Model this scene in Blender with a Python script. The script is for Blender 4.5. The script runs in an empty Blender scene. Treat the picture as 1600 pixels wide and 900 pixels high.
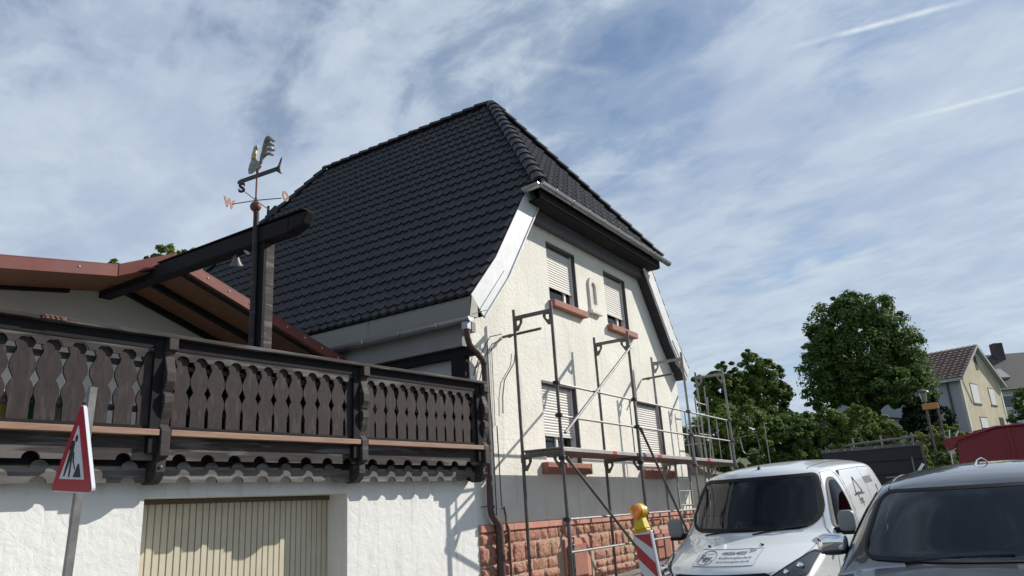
import bpy, bmesh, math, random
import numpy as np
from mathutils import Vector, Matrix
from mathutils.bvhtree import BVHTree
random.seed(7); rng = np.random.default_rng(7)
S = bpy.context.scene; COL = S.collection
R = math.radians

# ---------------------------------------------------------------- camera
cam = bpy.data.cameras.new('camera'); co = bpy.data.objects.new('camera', cam); COL.objects.link(co)
yaw, pit, rho = R(32), R(16.77), R(3.66)
F = Vector((math.cos(pit)*math.cos(yaw), math.cos(pit)*math.sin(yaw), math.sin(pit)))
r0 = Vector((math.sin(yaw), -math.cos(yaw), 0)); u0 = r0.cross(F)
RX = r0*math.cos(rho)-u0*math.sin(rho); UX = u0*math.cos(rho)+r0*math.sin(rho)
M = Matrix.Identity(4)
for i in range(3):
    M[i][0] = RX[i]; M[i][1] = UX[i]; M[i][2] = -F[i]
M[2][3] = 1.6
co.matrix_world = M
cam.sensor_width = 36; cam.lens = 1180/1600*36; cam.clip_start = .05; cam.clip_end = 2000
S.camera = co
S.render.resolution_x = 1024; S.render.resolution_y = 576

# ---------------------------------------------------------------- light
SUN_AZ, SUN_EL = -35, 31.7
sd = Vector((math.cos(R(SUN_EL))*math.cos(R(SUN_AZ)), math.cos(R(SUN_EL))*math.sin(R(SUN_AZ)), math.sin(R(SUN_EL))))
sl = bpy.data.lights.new('sun', 'SUN'); so = bpy.data.objects.new('sun', sl); COL.objects.link(so)
sl.energy = 4.9; sl.angle = R(.53); sl.color = (1, .945, .86)
so.rotation_euler = sd.to_track_quat('Z', 'Y').to_euler()
S.view_settings.view_transform = 'Standard'; S.view_settings.look = 'None'
S.view_settings.exposure = 0.08; S.view_settings.gamma = 1

W = bpy.data.worlds.new('World'); S.world = W; W.use_nodes = True
nt = W.node_tree; nt.nodes.clear()
def N(t, k, **kw):
    n = t.nodes.new(k)
    for a, b in kw.items(): setattr(n, a, b)
    return n
L = nt.links.new
out = N(nt, 'ShaderNodeOutputWorld'); bg = N(nt, 'ShaderNodeBackground'); L(bg.outputs[0], out.inputs[0])
sky = N(nt, 'ShaderNodeTexSky', sky_type='NISHITA', sun_disc=False)
sky.sun_elevation = R(SUN_EL); sky.sun_rotation = R(90-SUN_AZ); sky.air_density = 1.0; sky.dust_density = .6; sky.ozone_density = 2.0
bg.inputs[1].default_value = .1
def m(op, a, b=None, c=None, t=nt):
    n = N(t, 'ShaderNodeMath', operation=op)
    for i, v in enumerate((a, b, c)):
        if v is None: continue
        if isinstance(v, (int, float)): n.inputs[i].default_value = v
        else: t.links.new(v, n.inputs[i])
    return n.outputs[0]
def ramp(t, v, stops, interp='EASE'):
    n = N(t, 'ShaderNodeValToRGB'); n.color_ramp.interpolation = interp; e = n.color_ramp.elements
    while len(e) < len(stops): e.new(.5)
    for x, (p, c) in zip(e, stops):
        x.position = p; x.color = c if len(c) == 4 else (*c, 1)
    t.links.new(v, n.inputs[0]); return n.outputs[0]
def g(v): return (v, v, v, 1)
tc = N(nt, 'ShaderNodeTexCoord'); sep = N(nt, 'ShaderNodeSeparateXYZ'); L(tc.outputs['Generated'], sep.inputs[0])
zz = m('ADD', m('MAXIMUM', sep.outputs[2], 0.0), .10)
px = m('DIVIDE', sep.outputs[0], zz); py = m('DIVIDE', sep.outputs[1], zz)
cmb = N(nt, 'ShaderNodeCombineXYZ'); L(px, cmb.inputs[0]); L(py, cmb.inputs[1])
def noise(vec, scale, detail, rough, dist=0, t=nt, lac=2.0):
    n = N(t, 'ShaderNodeTexNoise'); n.inputs['Scale'].default_value = scale; n.inputs['Detail'].default_value = detail
    n.inputs['Roughness'].default_value = rough; n.inputs['Distortion'].default_value = dist; n.inputs['Lacunarity'].default_value = lac
    if vec is not None: t.links.new(vec, n.inputs['Vector'])
    return n.outputs['Fac']
def mapping(vec, rz=0, sc=(1, 1, 1), loc=(0, 0, 0), t=nt):
    n = N(t, 'ShaderNodeMapping'); n.inputs['Rotation'].default_value = (0, 0, rz); n.inputs['Scale'].default_value = sc; n.inputs['Location'].default_value = loc
    t.links.new(vec, n.inputs['Vector']); return n.outputs[0]
V0 = cmb.outputs[0]
def aniso(ang, sx, sy, loc): return mapping(mapping(V0, -R(ang)), 0, (sx, sy, 1), loc)
def direc(x, y): return (F + RX*(x-800)/1180 - UX*(y-450)/1180).normalized()
def puffmask(x, y, rad, amp):     # broad thicker or thinner patch of the cloud sheet around one direction
    d = N(nt, 'ShaderNodeVectorMath', operation='DISTANCE'); L(tc.outputs['Generated'], d.inputs[0]); d.inputs[1].default_value = direc(x, y)
    t_ = m('MAXIMUM', m('SUBTRACT', 1.0, m('DIVIDE', d.outputs['Value'], rad)), 0.0); return m('MULTIPLY', m('MULTIPLY', t_, t_), amp)
big = noise(aniso(75, .8, 1.3, (3.1, 1.7, 0)), .9, 4, .5, .3)
strk = noise(aniso(73, .75, 1.35, (0.4, 7.0, 0)), 1.5, 9, .56, .35)
fine = noise(aniso(70, 1.0, 1.4, (5.4, 2.0, 0)), 4.4, 9, .60, .35)
dens = m('ADD', m('ADD', m('MULTIPLY', big, .56), m('MULTIPLY', strk, .72)), m('MULTIPLY', fine, .46))
low = m('SUBTRACT', 1.0, m('MULTIPLY', m('MAXIMUM', sep.outputs[2], 0.0), 1.6)); low = m('MAXIMUM', low, 0.0)
dens = m('ADD', dens, m('MULTIPLY', low, .19))
for q in ((230, 300, .42, .42), (560, 215, .16, .14), (1170, 90, .16, .16), (1160, 190, .07, .20), (1400, 220, .12, .14), (1450, 330, .35, .18), (1050, 420, .25, .12),
          (430, 180, .16, -.22), (690, 150, .13, -.14), (860, 170, .20, -.17), (110, 190, .12, -.10), (960, 50, .2, -.12), (1330, 130, .12, -.12), (1500, 190, .1, -.08), (1230, 430, .10, -.10), (800, 20, .2, -.08)): dens = m('ADD', dens, puffmask(*q))
mask = ramp(nt, dens, [(.66, g(.10)), (.82, g(.40)), (.96, g(.84)), (1.0, g(.92))])
core = ramp(nt, m('ADD', m('MULTIPLY', strk, .6), m('MULTIPLY', fine, .5)), [(.40, g(0)), (.75, g(1))])
clc = N(nt, 'ShaderNodeMix', data_type='RGBA'); L(core, clc.inputs[0])
clc.inputs[6].default_value = (4.3, 5.1, 6.5, 1); clc.inputs[7].default_value = (6.0, 6.9, 7.7, 1)
skm = N(nt, 'ShaderNodeMix', data_type='RGBA', blend_type='MULTIPLY'); skm.inputs[0].default_value = 1
L(sky.outputs[0], skm.inputs[6]); skm.inputs[7].default_value = (.92, 1.0, 1.02, 1)
mx = N(nt, 'ShaderNodeMix', data_type='RGBA'); L(mask, mx.inputs[0]); L(skm.outputs[2], mx.inputs[6]); L(clc.outputs[2], mx.inputs[7])
cur = mx.outputs[2]
# contrails: thin bands along great circles of the sky
def contrail(A, B, w, amt):
    global cur
    A = Vector(A).normalized(); B = Vector(B).normalized(); n = A.cross(B).normalized(); mid = (A+B).normalized(); half = (A-B).length/2
    d1 = N(nt, 'ShaderNodeVectorMath', operation='DOT_PRODUCT'); L(tc.outputs['Generated'], d1.inputs[0]); d1.inputs[1].default_value = n
    tang = (B-A).normalized()
    d2 = N(nt, 'ShaderNodeVectorMath', operation='DOT_PRODUCT'); L(tc.outputs['Generated'], d2.inputs[0]); d2.inputs[1].default_value = tang
    d3 = N(nt, 'ShaderNodeVectorMath', operation='DOT_PRODUCT'); L(tc.outputs['Generated'], d3.inputs[0]); d3.inputs[1].default_value = mid
    a = m('SUBTRACT', 1.0, m('DIVIDE', m('ABSOLUTE', d1.outputs['Value']), w)); a = m('MAXIMUM', a, 0.0)
    off = mid.dot(tang)
    b = m('MULTIPLY', m('SUBTRACT', half, m('ABSOLUTE', d2.outputs['Value'])), 12.0); b = m('MINIMUM', m('MAXIMUM', b, 0.0), 1.0)
    c = m('GREATER_THAN', d3.outputs['Value'], 0.2)
    br = m('ADD', m('MULTIPLY', noise(tc.outputs['Generated'], 22, 5, .7), 1.6), -.25)
    f = m('MULTIPLY', m('MULTIPLY', m('MULTIPLY', m('MULTIPLY', a, b), c), amt), m('MAXIMUM', br, 0.0))
    k = N(nt, 'ShaderNodeMix', data_type='RGBA'); L(f, k.inputs[0]); L(cur, k.inputs[6]); k.inputs[7].default_value = (7.2, 7.8, 8.4, 1); cur = k.outputs[2]
contrail(direc(1215, 80), direc(1560, -12), .0045, 1.5)
contrail(direc(1380, 196), direc(1700, 112), .0036, 1.3)
contrail(direc(868, 272), direc(1010, 270), .0035, .55)
contrail(direc(740, 88), direc(990, 118), .009, .4)
L(cur, bg.inputs[0])

# ---------------------------------------------------------------- materials
MATS = {}
def mat(name, col=(.5, .5, .5), rough=.7, metal=0, spec=.5, var=0, vscale=3, vdark=None, bump=0, bscale=20, bdet=6, coat=0, island=0, stretch=None, bdist=.02, emis=None, blotch=None, streak=0):
    if name in MATS: return MATS[name]
    mt = bpy.data.materials.new(name); mt.use_nodes = True; t = mt.node_tree; b = t.nodes['Principled BSDF']
    b.inputs['Base Color'].default_value = (*col, 1); b.inputs['Roughness'].default_value = rough; b.inputs['Metallic'].default_value = metal
    b.inputs['Specular IOR Level'].default_value = spec; b.inputs['Coat Weight'].default_value = coat; b.inputs['Coat Roughness'].default_value = .05
    tco = N(t, 'ShaderNodeTexCoord'); vec = tco.outputs['Object']
    if stretch: vec = mapping(vec, 0, stretch, t=t)
    c = None
    if var:
        f = noise(vec, vscale, 7, .6, .3, t)
        k = N(t, 'ShaderNodeMix', data_type='RGBA'); t.links.new(ramp(t, f, [(.3, g(0)), (.7, g(1))], 'LINEAR'), k.inputs[0])
        dk = vdark or tuple(x*(1-var) for x in col)
        k.inputs[6].default_value = (*dk, 1); k.inputs[7].default_value = (*[min(1, x*(1+var*.4)) for x in col], 1); c = k.outputs[2]
    if blotch:
        f = noise(vec, blotch[0], 3, .5, .2, t); k = N(t, 'ShaderNodeMix', data_type='RGBA')
        t.links.new(ramp(t, f, [(blotch[1], g(0)), (blotch[1]+.12, g(blotch[3] if len(blotch) > 3 else 1))]), k.inputs[0])
        if c: t.links.new(c, k.inputs[6])
        else: k.inputs[6].default_value = (*col, 1)
        k.inputs[7].default_value = (*blotch[2], 1); c = k.outputs[2]
    if streak:   # rain streaks and grime running down the plaster
        f = noise(mapping(vec, 0, (2.6, 2.6, .22), t=t), 2.2, 6, .65, .3, t); f2 = noise(vec, .7, 3, .5, 0, t)
        k = N(t, 'ShaderNodeMix', data_type='RGBA', blend_type='MULTIPLY'); t.links.new(m('MULTIPLY', ramp(t, f, [(.52, g(0)), (.72, g(1))]), m('MULTIPLY', f2, streak*2, t=t), t=t), k.inputs[0])
        if c: t.links.new(c, k.inputs[6])
        else: k.inputs[6].default_value = (*col, 1)
        k.inputs[7].default_value = (.62, .62, .58, 1); c = k.outputs[2]
    if island:
        gi = N(t, 'ShaderNodeNewGeometry'); h = N(t, 'ShaderNodeHueSaturation')
        t.links.new(m('ADD', m('MULTIPLY', gi.outputs['Random Per Island'], island*2), 1-island, t=t), h.inputs['Value'])
        rr = m('FRACT', m('MULTIPLY', gi.outputs['Random Per Island'], 7.31, t=t), t=t)
        t.links.new(m('ADD', m('MULTIPLY', rr, island*.05, t=t), .5-island*.025, t=t), h.inputs['Hue'])
        if c: t.links.new(c, h.inputs['Color'])
        else: h.inputs['Color'].default_value = (*col, 1)
        c = h.outputs[0]
    if c: t.links.new(c, b.inputs['Base Color'])
    if bump:
        bn = N(t, 'ShaderNodeBump'); bn.inputs['Strength'].default_value = bump; bn.inputs['Distance'].default_value = bdist
        t.links.new(noise(vec, bscale, bdet, .6, .4, t), bn.inputs['Height']); t.links.new(bn.outputs[0], b.inputs['Normal'])
    if emis: b.inputs['Emission Color'].default_value = (*emis[:3], 1); b.inputs['Emission Strength'].default_value = emis[3]
    MATS[name] = mt; return mt
mat('plaster_white', (.82, .815, .785), .9, var=.09, vscale=.9, bump=.40, bscale=9, bdist=.03, blotch=(1.3, .60, (.72, .73, .69), .5), streak=.5)
def cream():
    mt = mat('plaster_cream', (.79, .765, .69), .92, var=.12, vscale=1.0, blotch=(1.7, .57, (.70, .66, .56), .55), streak=.45, bump=0)
    t = mt.node_tree; b = t.nodes['Principled BSDF']; tco = t.nodes.new('ShaderNodeTexCoord')
    v = N(t, 'ShaderNodeTexVoronoi', feature='DISTANCE_TO_EDGE'); v.inputs['Scale'].default_value = 6.5
    nz = N(t, 'ShaderNodeTexNoise'); nz.inputs['Scale'].default_value = 5; nz.inputs['Detail'].default_value = 5
    ad = N(t, 'ShaderNodeVectorMath', operation='MULTIPLY_ADD'); t.links.new(nz.outputs['Color'], ad.inputs[0]); ad.inputs[1].default_value = (.35,)*3
    t.links.new(tco.outputs['Object'], ad.inputs[2]); t.links.new(tco.outputs['Object'], nz.inputs['Vector']); t.links.new(ad.outputs[0], v.inputs['Vector'])
    h = m('ADD', m('MULTIPLY', m('MINIMUM', v.outputs['Distance'], .12, t=t), 3.2, t=t), m('MULTIPLY', noise(tco.outputs['Object'], 16, 6, .6, 0, t), .9, t=t), t=t)
    bn = N(t, 'ShaderNodeBump'); bn.inputs['Strength'].default_value = .42; bn.inputs['Distance'].default_value = .020
    t.links.new(h, bn.inputs['Height']); t.links.new(bn.outputs[0], b.inputs['Normal']); return mt
cream()
mat('plaster_beige', (.52, .50, .46), .9, var=.08, vscale=1.2, bump=.2)
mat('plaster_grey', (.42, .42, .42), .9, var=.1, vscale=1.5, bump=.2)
mat('tile_black', (.029, .028, .032), .56, spec=.35, var=.35, vscale=4, bump=.15, bscale=30, bdist=.005, island=.12)
mat('zinc', (.42, .43, .44), .38, metal=.9, var=.25, vscale=2.5, bump=.12, bscale=3, bdist=.03)
mat('eave_grey', (.27, .265, .26), .85, var=.1)
mat('zinc_apron', (.175, .17, .14), .5, metal=.25, var=.35, vscale=1.2, vdark=(.18, .17, .17), bump=.15, bscale=1.5, bdist=.08)
mat('sheet_white', (.66, .67, .68), .5, metal=.0, spec=.3, var=.14, vscale=4, bump=.12, bscale=5, bdist=.02)
mat('wood_dark', (.040, .032, .031), .75, var=.55, vscale=5, bump=.5, bscale=18, stretch=(1, 1, 5), bdist=.006, blotch=(3.0, .56, (.11, .098, .092), .6))
mat('wood_board', (.036, .028, .027), .75, spec=.3, var=.45, vscale=6, bump=.4, bscale=22, stretch=(5, 1, 1.2), bdist=.005, blotch=(3.2, .55, (.058, .048, .045), .7), island=.35)
mat('wood_weathered', (.058, .050, .048), .8, spec=.3, var=.55, vscale=4, bump=.6, bscale=20, stretch=(.6, 1, 6), bdist=.006, blotch=(2.2, .5, (.17, .16, .155), .7))
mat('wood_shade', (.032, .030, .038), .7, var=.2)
mat('wood_deep', (.014, .012, .014), .8, spec=.25, var=.3, vscale=4, bump=.3, bscale=20)
mat('wood_light', (.13, .118, .112), .8, var=.45, vscale=4, bump=.6, bscale=20, stretch=(.6, 1, 6), bdist=.006, blotch=(2.2, .5, (.24, .225, .22), .7))
mat('plank_orange', (.34, .20, .14), .7, var=.35, vscale=5, bump=.3, bscale=20, stretch=(.5, 1, 5), bdist=.004)
mat('soffit_brown', (.17, .075, .035), .65, var=.35, vscale=4, stretch=(8, 1, 1), bump=.4, bscale=8, bdist=.01)
mat('trim_red', (.20, .060, .052), .55, var=.25, vscale=3, spec=.25, blotch=(1.5, .55, (.17, .075, .07), .6))
mat('door_beige', (.58, .53, .41), .55, var=.10, vscale=2.5, blotch=(1.6, .55, (.50, .45, .33), .5))
mat('door_groove', (.12, .09, .06), .8)
mat('shutter', (.66, .64, .60), .55, var=.06, vscale=4)
mat('frame_white', (.78, .78, .77), .4)
mat('frame_brown', (.075, .068, .066), .6)
mat('fascia_grey', (.085, .085, .10), .6, var=.1)
mat('sill_red', (.36, .155, .115), .85, var=.25, vscale=6, bump=.3, bscale=30)
mat('sandstone', (.42, .215, .15), .93, var=.5, vscale=14, bump=1.0, bscale=30, bdist=.03, island=.32, blotch=(1.6, .56, (.40, .31, .21), .75))
mat('sandstone_smooth', (.40, .185, .14), .85, var=.2, vscale=5, bump=.2, bscale=30, island=.1)
mat('mortar', (.50, .37, .29), .95, var=.15, vscale=10, bump=.5, bscale=40)
mat('pipe_brown', (.085, .050, .045), .45, var=.2, vscale=4)
mat('galv', (.27, .27, .265), .55, metal=.35, var=.35, vscale=7, bump=.1, bscale=40)
mat('galv_dark', (.14, .13, .122), .5, metal=.5, var=.4, vscale=8)
mat('deck_alu', (.40, .39, .38), .5, metal=.5, var=.25, vscale=5)
mat('deck_ply', (.26, .14, .10), .8, var=.3, vscale=4)
mat('red_paint', (.55, .02, .03), .4)
mat('cable', (.03, .028, .028), .6)
mat('rust', (.24, .12, .08), .75, metal=.3, var=.4, vscale=10)
mat('copper', (.19, .075, .055), .6, metal=.2, var=.4, vscale=8)
mat('copper_old', (.30, .28, .25), .5, metal=.4, var=.6, vscale=22, blotch=(16, .62, (.08, .19, .13), .6))
mat('gold_old', (.42, .34, .12), .45, metal=.6, var=.3, vscale=20)
mat('black_iron', (.02, .02, .022), .5)
mat('sign_red', (.42, .012, .035), .38, spec=.5, var=.12, vscale=4)
mat('sign_white', (.66, .68, .72), .4)
mat('sign_black', (.012, .012, .016), .45)
mat('sign_back', (.34, .35, .36), .4, metal=.6)
mat('lamp_yellow', (.72, .50, .02), .45)
mat('lamp_amber', (.95, .27, .01), .2, spec=.8, coat=.6)
mat('rubber', (.02, .02, .02), .7)
mat('black_plastic', (.014, .014, .016), .55, spec=.15)
mat('van_white', (.76, .79, .80), .3, coat=.8, var=.03, vscale=1.5)
mat('car_grey', (.043, .045, .052), .36, metal=.35, coat=1, var=.06, vscale=2)
mat('chrome', (.78, .80, .83), .07, metal=1)
mat('grey_plastic', (.22, .23, .24), .5, var=.05, vscale=8)
mat('interior', (.03, .03, .033), .8)
mat('interior_light', (.16, .17, .17), .8)
mat('paper', (.7, .74, .72), .6)
mat('print_grey', (.07, .08, .10), .5)
mat('board_mag', (.68, .71, .735), .35)
mat('lens', (.42, .44, .46), .12, metal=.8)
mat('lens_dark', (.03, .03, .035), .2, coat=1)
mat('truck_black', (.010, .011, .020), .5, var=.2, vscale=2)
mat('truck_red', (.20, .006, .016), .4, var=.1, vscale=1.5)
mat('bark', (.07, .055, .04), .9, var=.4, vscale=6, bump=.6, bscale=15)
mat('house_yellow', (.58, .51, .36), .9, var=.2, vscale=.9, blotch=(.6, .50, (.44, .43, .26), .7))
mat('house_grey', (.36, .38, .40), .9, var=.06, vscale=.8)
mat('house_white', (.62, .62, .62), .9, var=.06, vscale=.6)
mat('tile_red', (.125, .082, .066), .8, var=.35, vscale=2, island=.1)
mat('hut_tile', (.16, .12, .10), .9, var=.3, vscale=6, bump=.5, bscale=12)
mat('tile_grey', (.07, .065, .065), .8, var=.3, vscale=3)
mat('asphalt', (.055, .055, .056), .92, var=.2, vscale=3, bump=.4, bscale=80)
mat('grass', (.07, .10, .035), .95, var=.4, vscale=.8)
mat('pavement', (.24, .23, .22), .92, var=.2, vscale=4, bump=.3, bscale=40)
mat('cloth_black', (.012, .013, .018), .9)
mat('orange_box', (.55, .24, .07), .5)
mat('tub_yellow', (.70, .48, .07), .5); mat('tub_green', (.04, .30, .14), .5); mat('tub_cream', (.66, .62, .42), .5)
def leafmat(name, c1, c2):
    mt = bpy.data.materials.new(name); mt.use_nodes = True; t = mt.node_tree; b = t.nodes['Principled BSDF']
    gi = N(t, 'ShaderNodeNewGeometry')
    k = N(t, 'ShaderNodeMix', data_type='RGBA'); t.links.new(gi.outputs['Random Per Island'], k.inputs[0]); k.inputs[6].default_value = (*c1, 1); k.inputs[7].default_value = (*c2, 1)
    t.links.new(k.outputs[2], b.inputs['Base Color']); b.inputs['Roughness'].default_value = .65; b.inputs['Specular IOR Level'].default_value = .12
    tr = N(t, 'ShaderNodeBsdfTranslucent'); t.links.new(k.outputs[2], tr.inputs[0]); ms = N(t, 'ShaderNodeMixShader'); ms.inputs[0].default_value = .45
    t.links.new(b.outputs[0], ms.inputs[1]); t.links.new(tr.outputs[0], ms.inputs[2]); t.links.new(ms.outputs[0], t.nodes['Material Output'].inputs[0])
    MATS[name] = mt
leafmat('leaf_dark', (.045, .09, .026), (.17, .25, .065))
leafmat('leaf_mid', (.06, .11, .028), (.22, .29, .07))
leafmat('leaf_light', (.09, .14, .035), (.27, .33, .09))
leafmat('leaf_conifer', (.018, .035, .018), (.045, .07, .032))
def glass(name, tint, refl):
    mt = bpy.data.materials.new(name); mt.use_nodes = True; t = mt.node_tree; t.nodes.remove(t.nodes['Principled BSDF'])
    tr = N(t, 'ShaderNodeBsdfTransparent'); tr.inputs[0].default_value = (*tint, 1); gl = N(t, 'ShaderNodeBsdfGlossy'); gl.inputs['Roughness'].default_value = .03; gl.inputs[0].default_value = (.9, .95, 1, 1)
    fr = N(t, 'ShaderNodeFresnel'); fr.inputs[0].default_value = refl; ms = N(t, 'ShaderNodeMixShader')
    t.links.new(fr.outputs[0], ms.inputs[0]); t.links.new(tr.outputs[0], ms.inputs[1]); t.links.new(gl.outputs[0], ms.inputs[2]); t.links.new(ms.outputs[0], t.nodes['Material Output'].inputs[0])
    MATS[name] = mt
glass('glass_car', (.26, .30, .31), 1.45); glass('glass_side', (.05, .055, .06), 1.14); glass('glass_window', (.35, .38, .4), 1.5)

# ---------------------------------------------------------------- builders
def tag(o, label=None, cat=None, group=None, kind=None):
    if label: o['label'] = label
    if cat: o['category'] = cat
    if group: o['group'] = group
    if kind: o['kind'] = kind
    return o
def empty(name, loc, rz=0, label=None, cat=None, group=None, ry=0):
    o = bpy.data.objects.new(name, None); COL.objects.link(o); o.location = loc; o.rotation_euler = (0, ry, rz); o.empty_display_size = .2
    return tag(o, label, cat, group)
class MB:
    def __init__(s): s.v = []; s.f = []; s.mi = []; s.cm = 0
    def add(s, vs, fs):
        n = len(s.v); s.v += [tuple(p) for p in vs]; s.f += [tuple(i+n for i in f) for f in fs]; s.mi += [s.cm]*len(fs); return s
    def box(s, x0, x1, y0, y1, z0, z1):
        return s.add([(x0, y0, z0), (x1, y0, z0), (x1, y1, z0), (x0, y1, z0), (x0, y0, z1), (x1, y0, z1), (x1, y1, z1), (x0, y1, z1)],
                     [(0, 3, 2, 1), (4, 5, 6, 7), (0, 1, 5, 4), (1, 2, 6, 5), (2, 3, 7, 6), (3, 0, 4, 7)])
    def bar(s, p, q, w, h, up=(0, 0, 1)):
        p = Vector(p); q = Vector(q); d = (q-p).normalized(); up = Vector(up)
        if abs(d.dot(up)) > .98: up = Vector((1, 0, 0))
        a = d.cross(up).normalized()*w/2; b = a.cross(d).normalized()*h/2
        c = [p-a-b, p+a-b, p+a+b, p-a+b, q-a-b, q+a-b, q+a+b, q-a+b]
        return s.add(c, [(0, 3, 2, 1), (4, 5, 6, 7), (0, 1, 5, 4), (1, 2, 6, 5), (2, 3, 7, 6), (3, 0, 4, 7)])
    def path(s, pts, r, n=8, r2=None, cap=True):
        pts = [Vector(p) for p in pts]; N_ = len(pts); rings = []
        rs = r if isinstance(r, (list, tuple)) else [r+(0 if r2 is None else (r2-r)*i/(N_-1)) for i in range(N_)]
        ref = None; base = len(s.v); vs = []
        for i, p in enumerate(pts):
            d = (pts[min(i+1, N_-1)]-pts[max(i-1, 0)]).normalized()
            if ref is None: ref = d.orthogonal().normalized()
            a = (ref-d*ref.dot(d)); a = a.normalized() if a.length > 1e-5 else d.orthogonal().normalized(); ref = a; b = d.cross(a)
            for k in range(n):
                t = 2*math.pi*k/n; vs.append(p+(a*math.cos(t)+b*math.sin(t))*rs[i])
        fs = [(i*n+k, i*n+(k+1) % n, (i+1)*n+(k+1) % n, (i+1)*n+k) for i in range(N_-1) for k in range(n)]
        if cap: fs += [tuple(range(n-1, -1, -1)), tuple((N_-1)*n+k for k in range(n))]
        return s.add(vs, fs)
    def poly(s, pts, d):   # extrude closed 3d polygon by vector d
        pts = [Vector(p) for p in pts]; d = Vector(d); n = len(pts)
        return s.add(pts+[p+d for p in pts], [tuple(range(n)), tuple(range(2*n-1, n-1, -1))]+[(i, i+n, (i+1) % n+n, (i+1) % n) for i in range(n)])
    def sphere(s, c, r, n=16, k=10, sc=(1, 1, 1)):
        vs = []; fs = []
        for j in range(k+1):
            th = math.pi*j/k
            for i in range(n):
                ph = 2*math.pi*i/n; vs.append((c[0]+r*sc[0]*math.sin(th)*math.cos(ph), c[1]+r*sc[1]*math.sin(th)*math.sin(ph), c[2]+r*sc[2]*math.cos(th)))
        for j in range(k):
            for i in range(n): fs.append((j*n+i, (j+1)*n+i, (j+1)*n+(i+1) % n, j*n+(i+1) % n))
        return s.add(vs, fs)
    def quad(s, a, b, c, d): return s.add([a, b, c, d], [(0, 1, 2, 3)])
    def build(s, name, ms, parent=None, smooth=False, bevel=0, angle=40, **kw):
        me = bpy.data.meshes.new(name); me.from_pydata(s.v, [], s.f)
        bm = bmesh.new(); bm.from_mesh(me); bmesh.ops.recalc_face_normals(bm, faces=bm.faces); bm.to_mesh(me); bm.free()
        ms = ms if isinstance(ms, (list, tuple)) else [ms]
        for k in ms: me.materials.append(MATS[k])
        if len(ms) > 1: me.polygons.foreach_set('material_index', s.mi)
        if smooth: me.polygons.foreach_set('use_smooth', [True]*len(me.polygons)); 
        if smooth and angle < 180: me.set_sharp_from_angle(angle=R(angle))
        o = bpy.data.objects.new(name, me); COL.objects.link(o)
        if parent: o.parent = parent
        if bevel:
            b = o.modifiers.new('b', 'BEVEL'); b.width = bevel; b.segments = 2; b.limit_method = 'ANGLE'; b.angle_limit = R(35)
        return tag(o, **kw) if kw else o
def textmesh(txt, size, bold=0):
    cu = bpy.data.curves.new('t', 'FONT'); cu.body = txt; cu.size = size; cu.offset = bold; cu.align_x = 'CENTER'; cu.resolution_u = 3
    o = bpy.data.objects.new('t', cu); COL.objects.link(o)
    dg = bpy.context.evaluated_depsgraph_get(); me = bpy.data.meshes.new_from_object(o.evaluated_get(dg))
    vs = [tuple(v.co) for v in me.vertices]; fs = [tuple(p.vertices) for p in me.polygons]
    bpy.data.objects.remove(o); bpy.data.curves.remove(cu); bpy.data.meshes.remove(me); return vs, fs

# ---------------------------------------------------------------- ground
def gz(x, y):
    r = math.hypot(x, y); s_ = .045*max(0, min(x, 60)-8) if x > 8 else 0
    s_ *= max(0, min(1, (x-8)/6))
    return s_ + .085*max(0, min(r-28, 40)) 
def gridsheet(name, x0, x1, y0, y1, nx, ny, dz, mm):
    b = MB(); vs = []; fs = []
    for i in range(nx+1):
        for j in range(ny+1):
            x = x0+(x1-x0)*i/nx; y = y0+(y1-y0)*j/ny; vs.append((x, y, gz(x, y)+dz))
    for i in range(nx):
        for j in range(ny): a = i*(ny+1)+j; fs.append((a, a+ny+1, a+ny+2, a+1))
    b.add(vs, fs); o = b.build(name, mm, smooth=True); tag(o, kind='structure'); return o
gridsheet('ground', -400, 600, -500, 500, 250, 250, -.02, 'grass')
gridsheet('road', -30, 60, -12, 4.6, 90, 17, .004, 'asphalt')
gridsheet('pavement', -30, 30, 4.6, 6.86, 60, 3, .11, 'pavement')
MB().box(-30, 9.6, 4.5, 4.6, -.1, .12).build('kerb', 'pavement', kind='structure')

# ---------------------------------------------------------------- roof tile sheets
def tile_sheet(b, P, Nn, L_, ulim, course=.345, tw=.205, amp=.048, lift=.040, ns=8):
    """P(u,v)->Vector on the roof, Nn(v)->normal, v downslope, ulim(v)->(u0,u1)."""
    nc = int(math.ceil(L_/course))
    for c in range(nc):
        v0 = c*course; v1 = min(L_, v0+course)
        if v1-v0 < .03: break
        us = None; rows = []
        umin = min(ulim(v0)[0], ulim(v1)[0]); umax = max(ulim(v0)[1], ulim(v1)[1])
        k0 = math.floor(umin/tw*ns); k1 = math.ceil(umax/tw*ns)
        U = [k*tw/ns for k in range(k0, k1+1)]
        def prof(u):
            f = (u/tw) % 1.0
            return amp*math.exp(-((f-.5)/.19)**2)*(1.0 if int(math.floor(u/tw)) % 2 else .75)
        vs = []; n = len(U)
        for (v, h) in ((v0, .0), (v0+.5*(v1-v0), lift*.5), (v1+.0, lift), (v1+.002, -.012)):
            lo, hi = ulim(min(v, L_-1e-4)); nn = Nn(v)
            for u in U:
                uu = min(max(u, lo), hi); hh = h+prof(u)
                if h < 0: hh = h
                jag = .02*math.sin(2*math.pi*((u/tw) % 1)) if v > v0+.6*(v1-v0) else 0
                vs.append(P(uu, v+jag)+nn*hh)
        fs = []
        for r in range(3):
            for i in range(n-1):
                a, bb, cc, d = r*n+i, r*n+i+1, (r+1)*n+i+1, (r+1)*n+i
                if (vs[a]-vs[bb]).length < 1e-5 and (vs[d]-vs[cc]).length < 1e-5: continue
                fs.append((a, d, cc, bb))
        b.add(vs, fs)
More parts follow.
